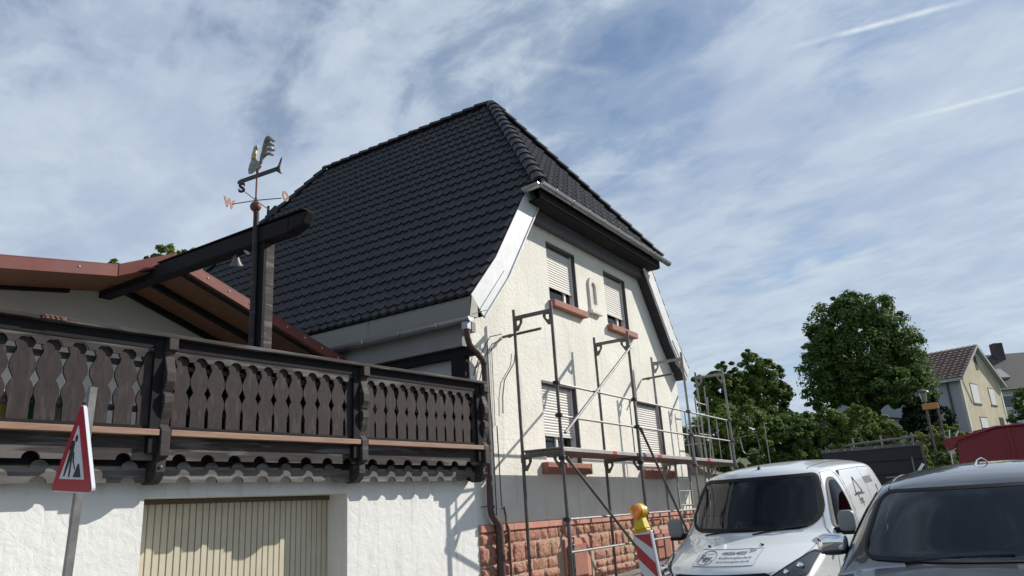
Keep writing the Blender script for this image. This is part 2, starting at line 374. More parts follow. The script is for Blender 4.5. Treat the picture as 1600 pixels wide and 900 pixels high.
def ridge_caps(b, A, B, r=.138, step=.36, up=Vector((0, 0, 1))):
    A = Vector(A); B = Vector(B); d = (B-A); n = max(1, round(d.length/step)); d.normalize(); st = (B-A).length/n
    sx = d.cross(up).normalized(); uu = sx.cross(d).normalized()
    for i in range(n):
        vs = []; p0 = A+d*st*i; p1 = A+d*(st*(i+1)+.03)
        for p, rr, hh in ((p0, r*.92, 0.0), (p1, r*1.08, .018), (p1, r*.9, -.01)):
            for k in range(11):
                t = math.pi*(k/10)*1.06-.03*math.pi; vs.append(p+sx*rr*math.cos(t)+uu*(rr*.8*math.sin(t)+hh))
        fs = [(j*11+k, j*11+k+1, (j+1)*11+k+1, (j+1)*11+k) for j in range(2) for k in range(10)]
        b.add(vs, fs)

# ================================================================ MAIN HOUSE
WY = 6.88; XL, XR = 9.61, 18.75; RXc = 14.2; RZ = 11.53; RY0, RY1 = 9.19, 14.98; SL = 1.4
GY, GZ_ = 6.3, 7.47; GX0, GX1 = 11.3, 17.1; REY = 17.2; BY = 6.6
house = empty('gabled_house', (XL, WY, 0), 0, 'cream plastered gabled house with black tiled half-hipped roof behind the scaffold', 'house')
def H(b_, name, ms, parent=None, **kw):     # build in world numbers, store relative to the house
    par = parent or house
    off = Vector((XL, WY, 0)); b_.v = [(x-off.x, y-off.y, z) for x, y, z in b_.v]
    return b_.build(name, ms, par, **kw)
def roofx(z, side):   # x of roof surface at height z
    if z > 5.80: d = (RZ-z)/SL
    else: d = (RZ-5.80)/SL + (5.80-z)/1.06
    return RXc+side*d
wins = [(12.37, 13.57, 5.56, 6.80, 5.93, 1), (14.92, 16.08, 5.52, 6.80, 5.86, 2), (11.80, 13.12, 2.46, 3.94, 2.98, 3), (16.02, 17.46, 2.40, 3.95, 2.52, 4)]
def holed_wall(b, x0, x1, z0, z1, y, holes, topf):
    xs = sorted({x0, x1, *[h[0] for h in holes], *[h[1] for h in holes], *[x0+(x1-x0)*i/24 for i in range(25)]})
    for a, c in zip(xs, xs[1:]):
        mid = (a+c)/2; hs = sorted([h for h in holes if h[0] < mid < h[1]], key=lambda h: h[2])
        z = z0
        for h in hs:
            b.quad((a, y, z), (c, y, z), (c, y, h[2]), (a, y, h[2])); z = h[3]
        b.quad((a, y, z), (c, y, z), (c, y, topf(c)), (a, y, topf(a)))
    for h in holes:
        yy = y+.17
        b.quad((h[0], y, h[2]), (h[0], yy, h[2]), (h[0], yy, h[3]), (h[0], y, h[3])); b.quad((h[1], y, h[2]), (h[1], yy, h[2]), (h[1], yy, h[3]), (h[1], y, h[3]))
        b.quad((h[0], y, h[2]), (h[1], y, h[2]), (h[1], yy, h[2]), (h[0], yy, h[2])); b.quad((h[0], y, h[3]), (h[1], y, h[3]), (h[1], yy, h[3]), (h[0], yy, h[3]))
b = MB()
def topf(x):
    d = abs(x-RXc); k = (RZ-5.80)/SL
    z = RZ-SL*d if d < k else 5.80-1.06*(d-k)
    return min(z-.10, 7.25)
holed_wall(b, XL, XR, 0, 0, WY, [w[:4] for w in wins], topf)
b.quad((XR, WY, 0), (XR, 17, 0), (XR, 17, 5.0), (XR, WY, 5.0)); b.quad((XL, WY, 0), (XL, WY+.13, 0), (XL, WY+.13, 4.95), (XL, WY, 4.95))
b.quad((XL, 17, 0), (XR, 17, 0), (XR, 17, 4.9), (XL, 17, 4.9))
b.poly([(XL, 17, 4.9), (XR, 17, 4.9), (17, 17, 7.2), (11.4, 17, 7.2)], (0, -.1, 0))
H(b, 'wall', 'plaster_cream')
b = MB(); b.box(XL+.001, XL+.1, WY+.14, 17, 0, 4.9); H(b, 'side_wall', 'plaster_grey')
b = MB(); b.box(9.50, 9.63, 6.90, 7.17, 2.6, 4.06); H(b, 'corner_post', 'wood_deep')
b = MB(); b.box(9.50, 9.62, 6.74, 12, 4.06, 4.21); H(b, 'wall_beam', 'wood_deep')
b = MB(); b.box(9.42, 9.60, 6.875, 12, 4.213, 4.56); b.box(9.40, 9.50, 6.66, 6.873, 4.40, 4.56); H(b, 'eave_box', 'eave_grey')
# zinc apron + gutter on the left eave
b = MB()
nseg = 24
for i in range(nseg):
    ya = 6.60+(12-6.60)*i/nseg; yb = 6.60+(12-6.60)*(i+1)/nseg
    for (p, q) in (((9.36, 4.965), (9.31, 4.90)), ((9.31, 4.90), (9.28, 4.62))):
        b.quad((p[0], ya, p[1]), (p[0], yb, p[1]), (q[0], yb, q[1]), (q[0], ya, q[1]))
b.bar((9.29, 8.77, 4.62), (9.315, 8.77, 4.93), .02, .02)
b.quad((9.36, 6.602, 4.965), (9.28, 6.602, 4.62), (9.50, 6.602, 4.62), (9.50, 6.602, 5.0))
H(b, 'eave_apron', 'zinc_apron')
def half_gutter(b, A, B, r=.075, up=Vector((0, 0, 1)), thick=.006):
    A = Vector(A); B = Vector(B); d = (B-A).normalized(); sx = d.cross(up).normalized(); vs = []
    for p in (A, B):
        for rr in (r, r-thick):
            for k in range(11):
                t = math.pi+math.pi*k/10; vs.append(p+sx*rr*math.cos(t)+up*rr*math.sin(t))
    fs = []
    for k in range(10):
        fs += [(k, k+1, 22+k+1, 22+k), (11+k, 11+k+1, 33+k+1, 33+k)]
    fs += [(0, 22, 33, 11), (10, 32, 43, 21)]
    b.add(vs, fs); b.path([A+sx*r, B+sx*r], .011, 6)
    vs = [A+sx*r*math.cos(math.pi+math.pi*k/10)+up*r*math.sin(math.pi+math.pi*k/10) for k in range(11)]; b.add(vs, [tuple(range(11))])
    vs = [B+sx*r*math.cos(math.pi+math.pi*k/10)+up*r*math.sin(math.pi+math.pi*k/10) for k in range(11)]; b.add(vs, [tuple(range(11))])
b = MB(); half_gutter(b, (9.27, 6.58, 4.60), (9.27, 12, 4.57))
for y in (7.2, 8.0, 8.8, 9.6): b.path([(9.34, y, 4.6), (9.34, y, 4.53), (9.27, y, 4.51), (9.19, y, 4.54), (9.19, y, 4.6)], .012, 5)
b.path([(9.19, 6.5, 4.61), (9.19, 6.2, 4.62)], .006, 5); b.box(9.24, 9.33, 6.63, 6.74, 4.42, 4.54)
H(b, 'side_gutter', 'zinc', smooth=True)
# roof
roof = MB()
LK = math.hypot((RZ-5.80)/SL, RZ-5.80); dk = math.hypot(.80/1.06, .80); LT = LK+dk
cs, sn = 1/math.hypot(1, SL), SL/math.hypot(1, SL); ck, sk = 1/math.hypot(1, 1.06), 1.06/math.hypot(1, 1.06)
zg = (RZ-GZ_)/sn
def side_slope(side):
    def P(u, v):
        if v <= LK: return Vector((RXc+side*v*cs, u, RZ-v*sn))
        w = v-LK; return Vector((RXc+side*(LK*cs+w*ck), u, RZ-LK*sn-w*sk))
    def Nn(v):
        f = min(1, max(0, (v-LK+.3)/.6)); a = Vector((side*sn, 0, cs)); c = Vector((side*sk, 0, ck)); return (a*(1-f)+c*f).normalized()
    def ul(v):
        if v < zg: t = v/zg; return (RY0+(GY-RY0)*t, RY1+(REY+.3-RY1)*t)
        return (BY, REY)
    return P, Nn, ul
P, Nn, ul = side_slope(-1); tile_sheet(roof, P, Nn, LT, ul)
P, Nn, ul = side_slope(1); tile_sheet(roof, P, Nn, LT, ul, ns=4)
for (ya, yb) in ((RY0, GY), (RY1, REY+.3)):
    Lh = math.hypot(yb-ya, RZ-GZ_); dy = (yb-ya)/Lh; dz = (RZ-GZ_)/Lh; sg = 1 if dy > 0 else -1
    tile_sheet(roof, lambda u, v: Vector((RXc+u, ya+dy*v, RZ-dz*v)), lambda v: Vector((0, sg*dz, abs(dy))), Lh+.06, lambda v: (-(GX1-GX0)/2*v/Lh, (GX1-GX0)/2*v/Lh), ns=6)
rf = H(roof, 'roof', 'tile_black', smooth=True, angle=50)
b = MB()
ridge_caps(b, (RXc, RY0, RZ+.03), (RXc, RY1, RZ+.03)); H(b, 'ridge_tiles', 'tile_black', rf, smooth=True)
b = MB()
for sx_ in (-1, 1):
    for ya, yb in ((RY0-.05, GY), (RY1, REY+.3)):
        b = MB(); ridge_caps(b, (RXc, ya, RZ+.03), (RXc+sx_*2.9, yb, GZ_+.05)); H(b, 'hip_tiles', 'tile_black', rf, smooth=True)
# roof underlay so no light leaks through
b = MB()
for s_ in (-1, 1):
    x1 = RXc+s_*LK*cs; x2 = RXc+s_*(LK*cs+dk*ck)
    b.add([(RXc, RY0, RZ-.06), (RXc, RY1, RZ-.06), (RXc+s_*2.86, REY, GZ_-.04), (x1, REY-.02, 5.74), (x2, REY-.02, 4.94), (x2, BY+.03, 4.94), (x1, BY+.03, 5.74), (RXc+s_*2.86, BY+.03, GZ_-.05), (RXc+s_*2.86, GY+.08, GZ_-.05)],
          [(0, 1, 2, 3, 6, 7, 8), (3, 4, 5, 6)])
b.add([(RXc, RY0, RZ-.07), (GX0+.08, GY+.06, GZ_-.05), (GX1-.08, GY+.06, GZ_-.05)], [(0, 1, 2)])
H(b, 'roof_underlay', 'wood_deep', rf)
# hip gutter
b = MB(); half_gutter(b, (GX0-.12, GY-.07, GZ_-.03), (GX1+.38, GY-.07, GZ_-.03))
half_gutter(b, (GX0-.11, GY+.30, GZ_-.06), (GX0-.11, GY-.06, GZ_-.03))
for i in range(9): x = GX0+.4+i*.68; b.path([(x, GY, GZ_+.02), (x, GY-.145, GZ_-.01), (x, GY-.145, GZ_-.05), (x, GY-.07, GZ_-.115), (x, GY, GZ_-.06)], .010, 5)
H(b, 'hip_gutter', 'zinc', smooth=True)
b = MB(); b.box(GX0+.02, GX1-.02, GY+.02, GY+.05, GZ_-.24, GZ_-.05); b.box(GX0+.05, GX1-.05, GY+.05, WY, GZ_-.26, GZ_-.23)
H(b, 'hip_soffit', 'wood_deep')
b = MB(); b.box(GX0-.1, GX1+.1, 6.70, WY-.003, 7.02, 7.205); H(b, 'hip_fascia', 'fascia_grey')
b = MB(); b.box(GX0-.05, GX1+.05, 6.675, 6.70, 7.17, 7.215); H(b, 'drip_edge', 'zinc')
# barge boards
for s_ in (-1, 1):
    b = MB()
    def off(p, q, d):
        v = Vector((q[0]-p[0], 0, q[1]-p[1])).normalized(); n_ = Vector((v.z, 0, -v.x))
        if n_.z > 0: n_ = -n_
        return n_*d
    T = (RXc+s_*2.79, 7.60); K = (RXc+s_*4.09, 5.80); B_ = (RXc+s_*4.86, 4.98)
    n1 = off(T, K, 1); n2 = off(K, B_, 1); nm = (n1+n2).normalized()
    wd = .47
    def ring(p, n_, y, k0=0): return [(p[0]+n_.x*k0, y, p[1]+n_.z*k0), (p[0]+n_.x*wd, y, p[1]+n_.z*wd)]
    A0, A1 = ring(T, n1, BY); K0, K1 = ring(K, nm, BY); B0, B1 = ring(B_, n2, BY)
    b.poly([A0, K0, B0, B1, K1, A1], (0, .025, 0))
    bo = H(b, 'barge_board', 'sheet_white', bevel=.006)
    b = MB()   # seam and drip lips
    for k, dd in ((.30, .0),):
        a_, k_, b__ = [(p[0]+n_.x*k, BY-.004, p[1]+n_.z*k) for p, n_ in ((T, n1), (K, nm), (B_, n2))]
        b.bar(k_, b__, .016, .03, up=(0, 1, 0))
    a_, k_, b__ = [(p[0]+n_.x*(wd-.02), BY-.012, p[1]+n_.z*(wd-.02)) for p, n_ in ((T, n1), (K, nm), (B_, n2))]
    b.bar(a_, k_, .022, .03, up=(0, 1, 0)); b.bar(k_, b__, .022, .03, up=(0, 1, 0))
    H(b, 'seam', 'sheet_white', bo)
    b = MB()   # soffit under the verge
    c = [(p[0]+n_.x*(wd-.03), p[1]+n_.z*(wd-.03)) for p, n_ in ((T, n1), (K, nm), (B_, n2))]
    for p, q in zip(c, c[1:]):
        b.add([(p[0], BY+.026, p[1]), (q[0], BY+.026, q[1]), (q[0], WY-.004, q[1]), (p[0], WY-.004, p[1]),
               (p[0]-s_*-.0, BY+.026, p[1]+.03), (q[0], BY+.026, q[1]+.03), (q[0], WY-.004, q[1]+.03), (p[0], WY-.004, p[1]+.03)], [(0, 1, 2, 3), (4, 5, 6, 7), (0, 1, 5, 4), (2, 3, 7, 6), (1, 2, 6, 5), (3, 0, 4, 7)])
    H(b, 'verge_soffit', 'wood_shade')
# windows
def slats(b, x0, x1, y, z0, z1, p=.052):
    n = int((z1-z0)/p)
    for i in range(n):
        a = z0+i*p; pts = [(x0, y, a), (x0, y-.010, a+.006), (x0, y-.014, a+p*.5), (x0, y-.010, a+p-.006), (x0, y, a+p-.002), (x0, y+.006, a+p-.001), (x0, y+.006, a)]
        b.poly(pts, (x1-x0, 0, 0))
for (x0, x1, z0, z1, zs, idx) in wins:
    y = WY+.11
    b = MB(); fw = .06
    b.box(x0, x0+fw, y+.03, y+.09, z0+.02, z1); b.box(x1-fw, x1, y+.03, y+.09, z0+.02, z1); b.box(x0+fw, x1-fw, y+.03, y+.09, z0+.02, z0+.11); b.box(x0+fw, x1-fw, y+.03, y+.09, z1-.08, z1)
    mid = (x0+x1)/2 if idx > 2 else x1-.32
    b.box(mid-.035, mid+.035, y+.025, y+.085, z0+.11, z1-.08)
    wf = H(b, 'window', 'frame_white', bevel=.004)
    for xa in (x0+.02, x1-.05):
        b = MB(); b.box(xa, xa+.03, y-.03, y+.03, z0+.03, z1); H(b, 'shutter_rail', 'frame_white', wf)
    b = MB(); b.box(x1-.018, x1-.002, WY+.002, y+.09, z0, z1-.002); b.box(x0+.002, x1-.02, WY+.004, y+.028, z1-.04, z1-.003); H(b, 'reveal_lining', 'frame_brown', wf)
    b = MB(); b.box(x0+.05, x1-.05, y+.06, y+.066, z0+.1, z1-.07); H(b, 'pane', 'glass_window', wf)
    b = MB(); b.box(x0+.05, x1-.05, y+.30, y+.31, z0, z1); H(b, 'room_dark', 'interior', wf)
    b = MB(); slats(b, x0+.05, x1-.05, y, zs, z1-.045); b.box(x0+.05, x1-.05, y-.02, y+.01, zs-.03, zs)
    H(b, 'roller_shutter', 'shutter', wf, smooth=True, angle=60)
    b = MB(); sh = .13 if idx < 3 else .19
    b.box(x0-(.05 if idx < 3 else .18), x1+.17, WY-.13, WY+.14, z0-sh, z0+.005); H(b, 'window_sill', 'sill_red', wf, bevel=.015)
# niche
b = MB()
def arch(cx, w, z0, z1, n=10):
    r = w/2; pts = [(cx-r, z0), (cx+r, z0)]
    for i in range(n+1): t = math.pi*i/n; pts.append((cx+r*math.cos(t), z1-r+r*math.sin(t)))
    return pts
o_ = arch(14.27, .42, 5.70, 6.47); i_ = arch(14.27, .20, 5.84, 6.34)
n = len(o_)
vs = [(x, WY-.05, z) for x, z in o_]+[(x, WY-.05, z) for x, z in i_]+[(x, WY-.002, z) for x, z in o_]+[(x, WY-.002, z) for x, z in i_]
fs = []
for k in range(n):
    j = (k+1) % n; fs += [(k, j, n+j, n+k), (k, 2*n+k, 2*n+j, j), (n+k, n+j, 3*n+j, 3*n+k)]
b.add(vs, fs); b.box(14.02, 14.52, WY-.10, WY-.002, 5.62, 5.70); nch = H(b, 'wall_niche', 'plaster_cream', bevel=.01)
b = MB(); b.poly([(x, WY-.004, z) for x, z in i_], (0, .003, 0)); H(b, 'niche_back', 'plaster_beige', nch)
# stone plinth
b = MB(); b.box(XL+.02, XR, WY-.012, WY-.001, 0, 1.50); pl = H(b, 'stone_plinth', 'mortar')
st = MB()
def stone(b, x0, x1, z0, z1, d):
    nx, nz = max(5, int((x1-x0)/.034)), max(4, int((z1-z0)/.034)); vs = []; n = .011
    x0 += n; x1 -= n; z0 += n; z1 -= n
    jt = [random.uniform(-.008, .008) for _ in range(4)]
    for j in range(nz+1):
        for i in range(nx+1):
            u = i/nx; w = j/nz; e = min(u, 1-u, .5)*(x1-x0); e2 = min(w, 1-w)*(z1-z0); ee = min(e, e2)
            r = d*(1-math.exp(-ee/.009))*.75 + (random.uniform(-.012, .012) if ee > 0 else 0)
            cx_ = .012*(1 if (i in (0, nx) and j in (0, nz)) else 0)
            vs.append((x0+(x1-x0)*u+(jt[0] if i == 0 else jt[1] if i == nx else random.uniform(-.006, .006))+cx_*(1 if i == 0 else -1), WY-.012-r, z0+(z1-z0)*w+(jt[2] if j == 0 else jt[3] if j == nz else 0)))
    fs = [(j*(nx+1)+i, j*(nx+1)+i+1, (j+1)*(nx+1)+i+1, (j+1)*(nx+1)+i) for j in range(nz) for i in range(nx)]
    b.add(vs, fs)
rows = [(0, .16), (.16, .40), (.40, .58), (.58, .72), (.72, .90), (.90, 1.19), (1.19, 1.385)]
basement = [(12.25, 12.95, .45, 1.05), (16.1, 17.0, .40, 1.02)]
for k, (z0, z1) in enumerate(rows):
    x = XL+.30+random.uniform(0, .15) if k % 2 else XL+.40
    stone(st, XL+.01, x, z0, z1, .05)
    while x < XR-.1:
        w = random.choice([.22, .28, .36, .45]) if z1-z0 > .15 else random.choice([.25, .4, .5]); w = min(w, XR-x)
        if not any(a-.12 < x+w and x < c+.12 and z0 < zt and z1 > zb for a, c, zb, zt in basement): stone(st, x, x+w, z0, z1, random.uniform(.03, .055))
        x += w
H(st, 'stone_block', 'sandstone', pl, smooth=True, angle=70, kind='stuff')
b = MB(); x = XL+.02
while x < XR-.05:
    w = min(random.choice([.7, .9, 1.1]), XR-x); b.box(x+.004, x+w-.004, WY-.055, WY-.013, 1.39, 1.485); x += w
H(b, 'stone_ledge', 'sandstone_smooth', pl, bevel=.006)
for (a, c, zb, zt) in basement:
    b = MB(); b.box(a-.12, c+.12, WY-.04, WY-.013, zb-.1, zt+.10); f_ = H(b, 'basement_surround', 'sandstone_smooth', bevel=.006)
    b = MB(); b.box(a, a+(c-a)*.9, WY-.075, WY-.05, zb, zt); b.bar((a+.0, WY-.08, zb), (a, WY-.08, zt), .02, .03, up=(0, 1, 0)); H(b, 'basement_hatch', 'sill_red', f_, bevel=.004)
b = MB(); b.path([(12.17, WY-.16, .45), (12.17, WY-.16, 1.0)], .045, 8); b.sphere((12.17, WY-.16, 1.04), .06); b.box(12.13, 12.21, WY-.15, WY-.04, .5, .56); b.path([(12.17, WY-.2, 1.08), (12.20, WY-.2, 1.16), (12.17, WY-.06, 1.2)], .02, 6)
H(b, 'gas_valve', 'galv_dark', smooth=True)
# downpipe
b = MB()
pts = [(9.30, 6.69, 4.45), (9.31, 6.69, 4.30), (9.40, 6.72, 4.20), (9.78, 6.76, 4.03), (9.84, 6.77, 3.95), (9.85, 6.77, 3.8), (9.82, 6.77, 1.72), (9.84, 6.77, 1.64), (9.99, 6.76, 1.50), (10.01, 6.76, 1.42), (10.01, 6.76, 0.05)]
b.path(pts, [.05]*7+[.05, .06, .065, .065], 12)
for z in (3.5, 2.6, 1.75): b.path([(9.835, 6.77, z-.02), (9.835, 6.77, z+.02)], .058, 12)
for z in (3.49, 2.6, 1.76): b.path([(9.835, 6.77, z), (9.70, 6.86, z)], .008, 5)
H(b, 'downpipe', 'pipe_brown', smooth=True)
b = MB(); b.path([(10.20, 6.82, 1.72), (10.26, 6.82, 1.74), (10.30, 6.82, 1.60), (10.30, 6.82, 1.52), (10.34, 6.81, 1.42), (10.35, 6.80, 0.1)], [.012, .018, .016, .014, .022, .022], 8)
b.path([(10.19, 6.82, 3.0), (10.20, 6.82, 1.75)], .010, 6); H(b, 'earthing_rod', 'rust', smooth=True)
b = MB()
b.path([(9.62, 6.83, 3.75), (9.75, 6.80, 4.05), (9.98, 6.72, 4.42), (10.15, 6.6, 4.47)], .008, 5); b.path([(9.80, 6.84, 3.7), (9.95, 6.83, 4.1), (10.12, 6.78, 4.33), (10.30, 6.7, 4.42)], .008, 5)
b.path([(10.08, 6.85, 4.32), (10.10, 6.86, 3.4), (10.12, 6.86, 2.9), (10.11, 6.86, 1.5)], .008, 5); b.path([(10.22, 6.86, 4.3), (10.2, 6.86, 3.0)], .006, 5)
b.path([(10.92, 6.84, 4.33), (10.86, 6.84, 4.12), (10.52, 6.84, 3.78), (10.44, 6.84, 3.5), (10.42, 6.84, 3.22)], .010, 5)
H(b, 'wall_cable', 'cable')

# ================================================================ GARAGE AND BALCONY (street bends 5 degrees)
GR = (XL, WY, 0); GA = R(-5)
gar = empty('garage', GR, GA, 'white plastered garage under the carved wooden balcony', 'garage')
UL, UR, ZT = -5.07, -2.48, 2.0
b = MB()
def wallgrid(b, u0_, u1_, z0, z1, v=0, n=1): b.quad((u0_, v, z0), (u1_, v, z0), (u1_, v, z1), (u0_, v, z1))
wallgrid(b, -14, UL, 0, 2.55); wallgrid(b, UR, -.0, 0, 2.55); wallgrid(b, UL, UR, ZT, 2.55)
b.quad((UL, 0, 0), (UL, .45, 0), (UL, .45, ZT), (UL, 0, ZT)); b.quad((UR, 0, 0), (UR, .45, 0), (UR, .45, ZT), (UR, 0, ZT)); b.quad((UL, 0, ZT), (UR, 0, ZT), (UR, .45, ZT), (UL, .45, ZT))
wallgrid(b, -14, UL, 0, 2.5, .45); wallgrid(b, UR, -.6, 0, 2.5, .45); wallgrid(b, UL, UR, ZT, 2.5, .45)
b.build('wall', 'plaster_white', gar)
b = MB(); b.box(-14, -.35, .02, 9, 2.42, 2.56); b.build('terrace_slab', 'plaster_grey', gar)
b = MB(); u = UL+.01; k = 0
p = .0775
while u < UR-.02:
    b.poly([(u, .40, 0.02), (u+p*.08, .372, .02), (u+p*.86, .372, .02), (u+p*.94, .40, .02)], (0, 0, ZT-.06)); u += p
gd = b.build('garage_door', 'door_beige', gar, smooth=False)
b = MB(); b.box(UL, UR, .405, .43, .01, ZT); b.box(UL, UR, .35, .40, ZT-.055, ZT-.005); b.build('door_frame', 'door_groove', gd)

bal = empty('balcony', GR, GA, 'dark brown carved wooden balcony above the garage', 'balcony')
def arcs_board(u0_, u1_, z0, z1, v, pitch, r, th=.03, bottom=True, bump=False, phase=0):
    top = []; bot = []
    def centers():
        c = []; x = u0_+pitch*.5+phase
        while x < u1_-r*.9: c.append(x); x += pitch
        return c
    cs_ = centers(); bot = [(u0_, z0)]
    if bottom:
        for c in cs_:
            for k in range(9): t = math.pi*(1-k/8); bot.append((c+r*math.cos(t), z0+r*.85*math.sin(t)))
    bot.append((u1_, z0)); top = [(u0_, z1)]
    if bump:
        for c in cs_:
            c2 = c+pitch*.0
            for k in range(9): t = math.pi*(1-k/8); top.append((c2+r*1.05*math.cos(t), z1+r*.95*math.sin(t)))
    top.append((u1_, z1))
    pts = [(x, v, z) for x, z in bot]+[(x, v, z) for x, z in reversed(top)]
    return pts
secs = [(-10.3, -7.75), (-7.65, -5.17), (-5.05, -2.60), (-2.48, -.22)]
UEND = -.13
b = MB(); b.box(-11, UEND+.02, -.43, -.20, 3.545, 3.585); b.build('handrail', 'wood_weathered', bal, bevel=.006)
b = MB(); b.box(-11, UEND, -.36, -.24, 3.43, 3.543); b.build('rail_beam', 'wood_deep', bal)
def prof(t, narrow):  # half width along the board height t 0..1
    keys = [(0, .80), (.18, .80), (.22, .76), (.33, 1.0), (.40, .97), (.47, .74), (.50, .60), (.53, .72), (.61, .98), (.68, 1.0), (.77, .78), (.83, .56), (.87, .56), (.905, .76), (.94, .80), (.98, .62), (1, .42)]
    for (a, x), (c, y) in zip(keys, keys[1:]):
        if a <= t <= c: f = (t-a)/(c-a); return .5*(x+(y-x)*f)
    return .25
bal_pts = []
for si, (a, c) in enumerate(secs):
    b = MB(); b.box(a, c, -.40, -.16, 2.565, 2.625); b.build('floor_plank', 'plank_orange', bal, bevel=.005)
    b = MB(); b.box(a, c, -.335, -.20, 2.625, 2.665); b.box(a, c, -.235, -.18, 2.50, 2.565); b.build('bottom_beam', 'wood_deep', bal)
    if si >= 2:
        b = MB(); b.box(a, c, -.17, -.15, 2.66, 3.42); b.build('dark_gap_panel', 'wood_deep', bal)  # added dark panel that makes the gaps between the balusters read dark
    n = 11; pit_ = (c-a)/n; narrow = si < 2
    if si < 2: n = 11; pit_ = (c-a)/n
    if si >= 2: n = 12; pit_ = (c-a)/n
    b = MB(); b.poly(arcs_board(a, c, 3.335, 3.45, -.352, pit_, pit_*.33), (0, .02, 0)); b.build('valance_board', 'wood_weathered', bal)
    b = MB(); b.poly(arcs_board(a, c, 2.335, 2.563, -.30, .31 if si > 1 else .40, .078), (0, .028, 0)); b.build('upper_scallop_board', 'wood_weathered', bal)
    b = MB(); b.poly(arcs_board(a, c, 2.13, 2.265, -.185, .31 if si > 1 else .40, .075, bump=True, phase=.12), (0, .03, 0)); b.build('lower_scallop_board', 'wood_light', bal)
    b = MB(); b.box(a, c, -.16, -.012, 2.30, 2.555); b.build('gap_shade_box', 'wood_deep', bal)  # added dark box, paints the shade between the two scallop boards
    for zz_ in (2.80, 3.245):
        b = MB(); b.box(a, c, -.285, -.245, zz_, zz_+.055); b.build('cross_rail', 'wood_weathered', bal)
    for k in range(n):
        uc = a+pit_*(k+.5)+random.uniform(-.006, .006); hh = (3.395-2.655); vv = -.322+random.uniform(-.004, .004); sc_ = pit_*(.97 if narrow else .99)*random.uniform(.97, 1.02); tl = random.uniform(-.008, .008)
        rt = [(uc+prof(t/28, narrow)*sc_+tl*t/28, 2.655+hh*t/28) for t in range(29)]; lf = [(uc-prof(t/28, narrow)*sc_+tl*t/28, 2.655+hh*t/28) for t in range(28, -1, -1)]
        b = MB(); b.poly([(x, vv, z) for x, z in rt+lf], (0, .026, 0)); b.build('baluster', 'wood_board', bal)
def bracket(u, w=.10):
    prof_ = [(-.19, 3.54), (-.45, 3.54), (-.45, 3.42), (-.40, 3.40), (-.38, 3.36), (-.41, 3.27), (-.44, 3.19), (-.44, 3.10), (-.405, 3.02), (-.385, 2.99), (-.42, 2.97), (-.425, 2.90), (-.40, 2.80), (-.37, 2.72), (-.36, 2.67), (-.41, 2.62), (-.41, 2.37), (-.35, 2.34), (-.35, 2.22), (-.31, 2.15), (-.24, 2.11), (-.12, 2.11), (-.002, 2.16), (-.002, 2.50), (-.19, 2.55)]
    b = MB(); b.poly([(u-w/2, v, z) for v, z in prof_], (w, 0, 0)); b.build('post', 'wood_dark', bal, bevel=.008)
    b = MB(); b.box(u-.15, u-.052, -.37, -.12, 2.40, 3.54); b.build('inner_post_shade', 'wood_deep', bal)  # rear post body, its near-black colour stands for the post's shaded side
for u in (-7.70, -5.11, -2.54, -.17): bracket(u)
b = MB(); b.sphere((-5.11, -.355, 2.27), .016, 8, 6); b.build('bolt_head', 'galv', bal)
b = MB(); b.box(-6.34, -6.14, -.442, -.431, 3.555, 3.588); b.path([(-6.33+.022*k, -.445, 3.588-.025*(k%2)) for k in range(9)], .005, 5); b.build('rail_ornament', 'rust', bal)
# tubs seen through the gaps
def gw(u, v): return (XL+u*math.cos(GA)-v*math.sin(GA), WY+u*math.sin(GA)+v*math.cos(GA))
for (u, c, nm) in ((-6.41, 'tub_yellow', 'yellow plastic flower tub standing behind the balcony boards'), (-6.185, 'tub_green', 'green plastic flower tub standing behind the balcony boards'), (-5.96, 'tub_cream', 'cream plastic flower tub standing behind the balcony boards')):
    x, y = gw(u, -.08); r_ = empty('flower_tub', (x, y, 2.56), GA, nm, 'flower tub', 'flower tubs behind the balcony boards')
    b = MB(); b.path([(0, 0, .04), (0, 0, .18), (0, 0, .34)], [.085, .09, .10], 16); b.path([(0, 0, .33), (0, 0, .36)], .105, 16); b.build('tub', c, r_, smooth=True)
    b = MB(); b.path([(0, 0, .0), (0, 0, .04)], [.10, .08], 12); b.build('foot', 'plaster_beige', r_)

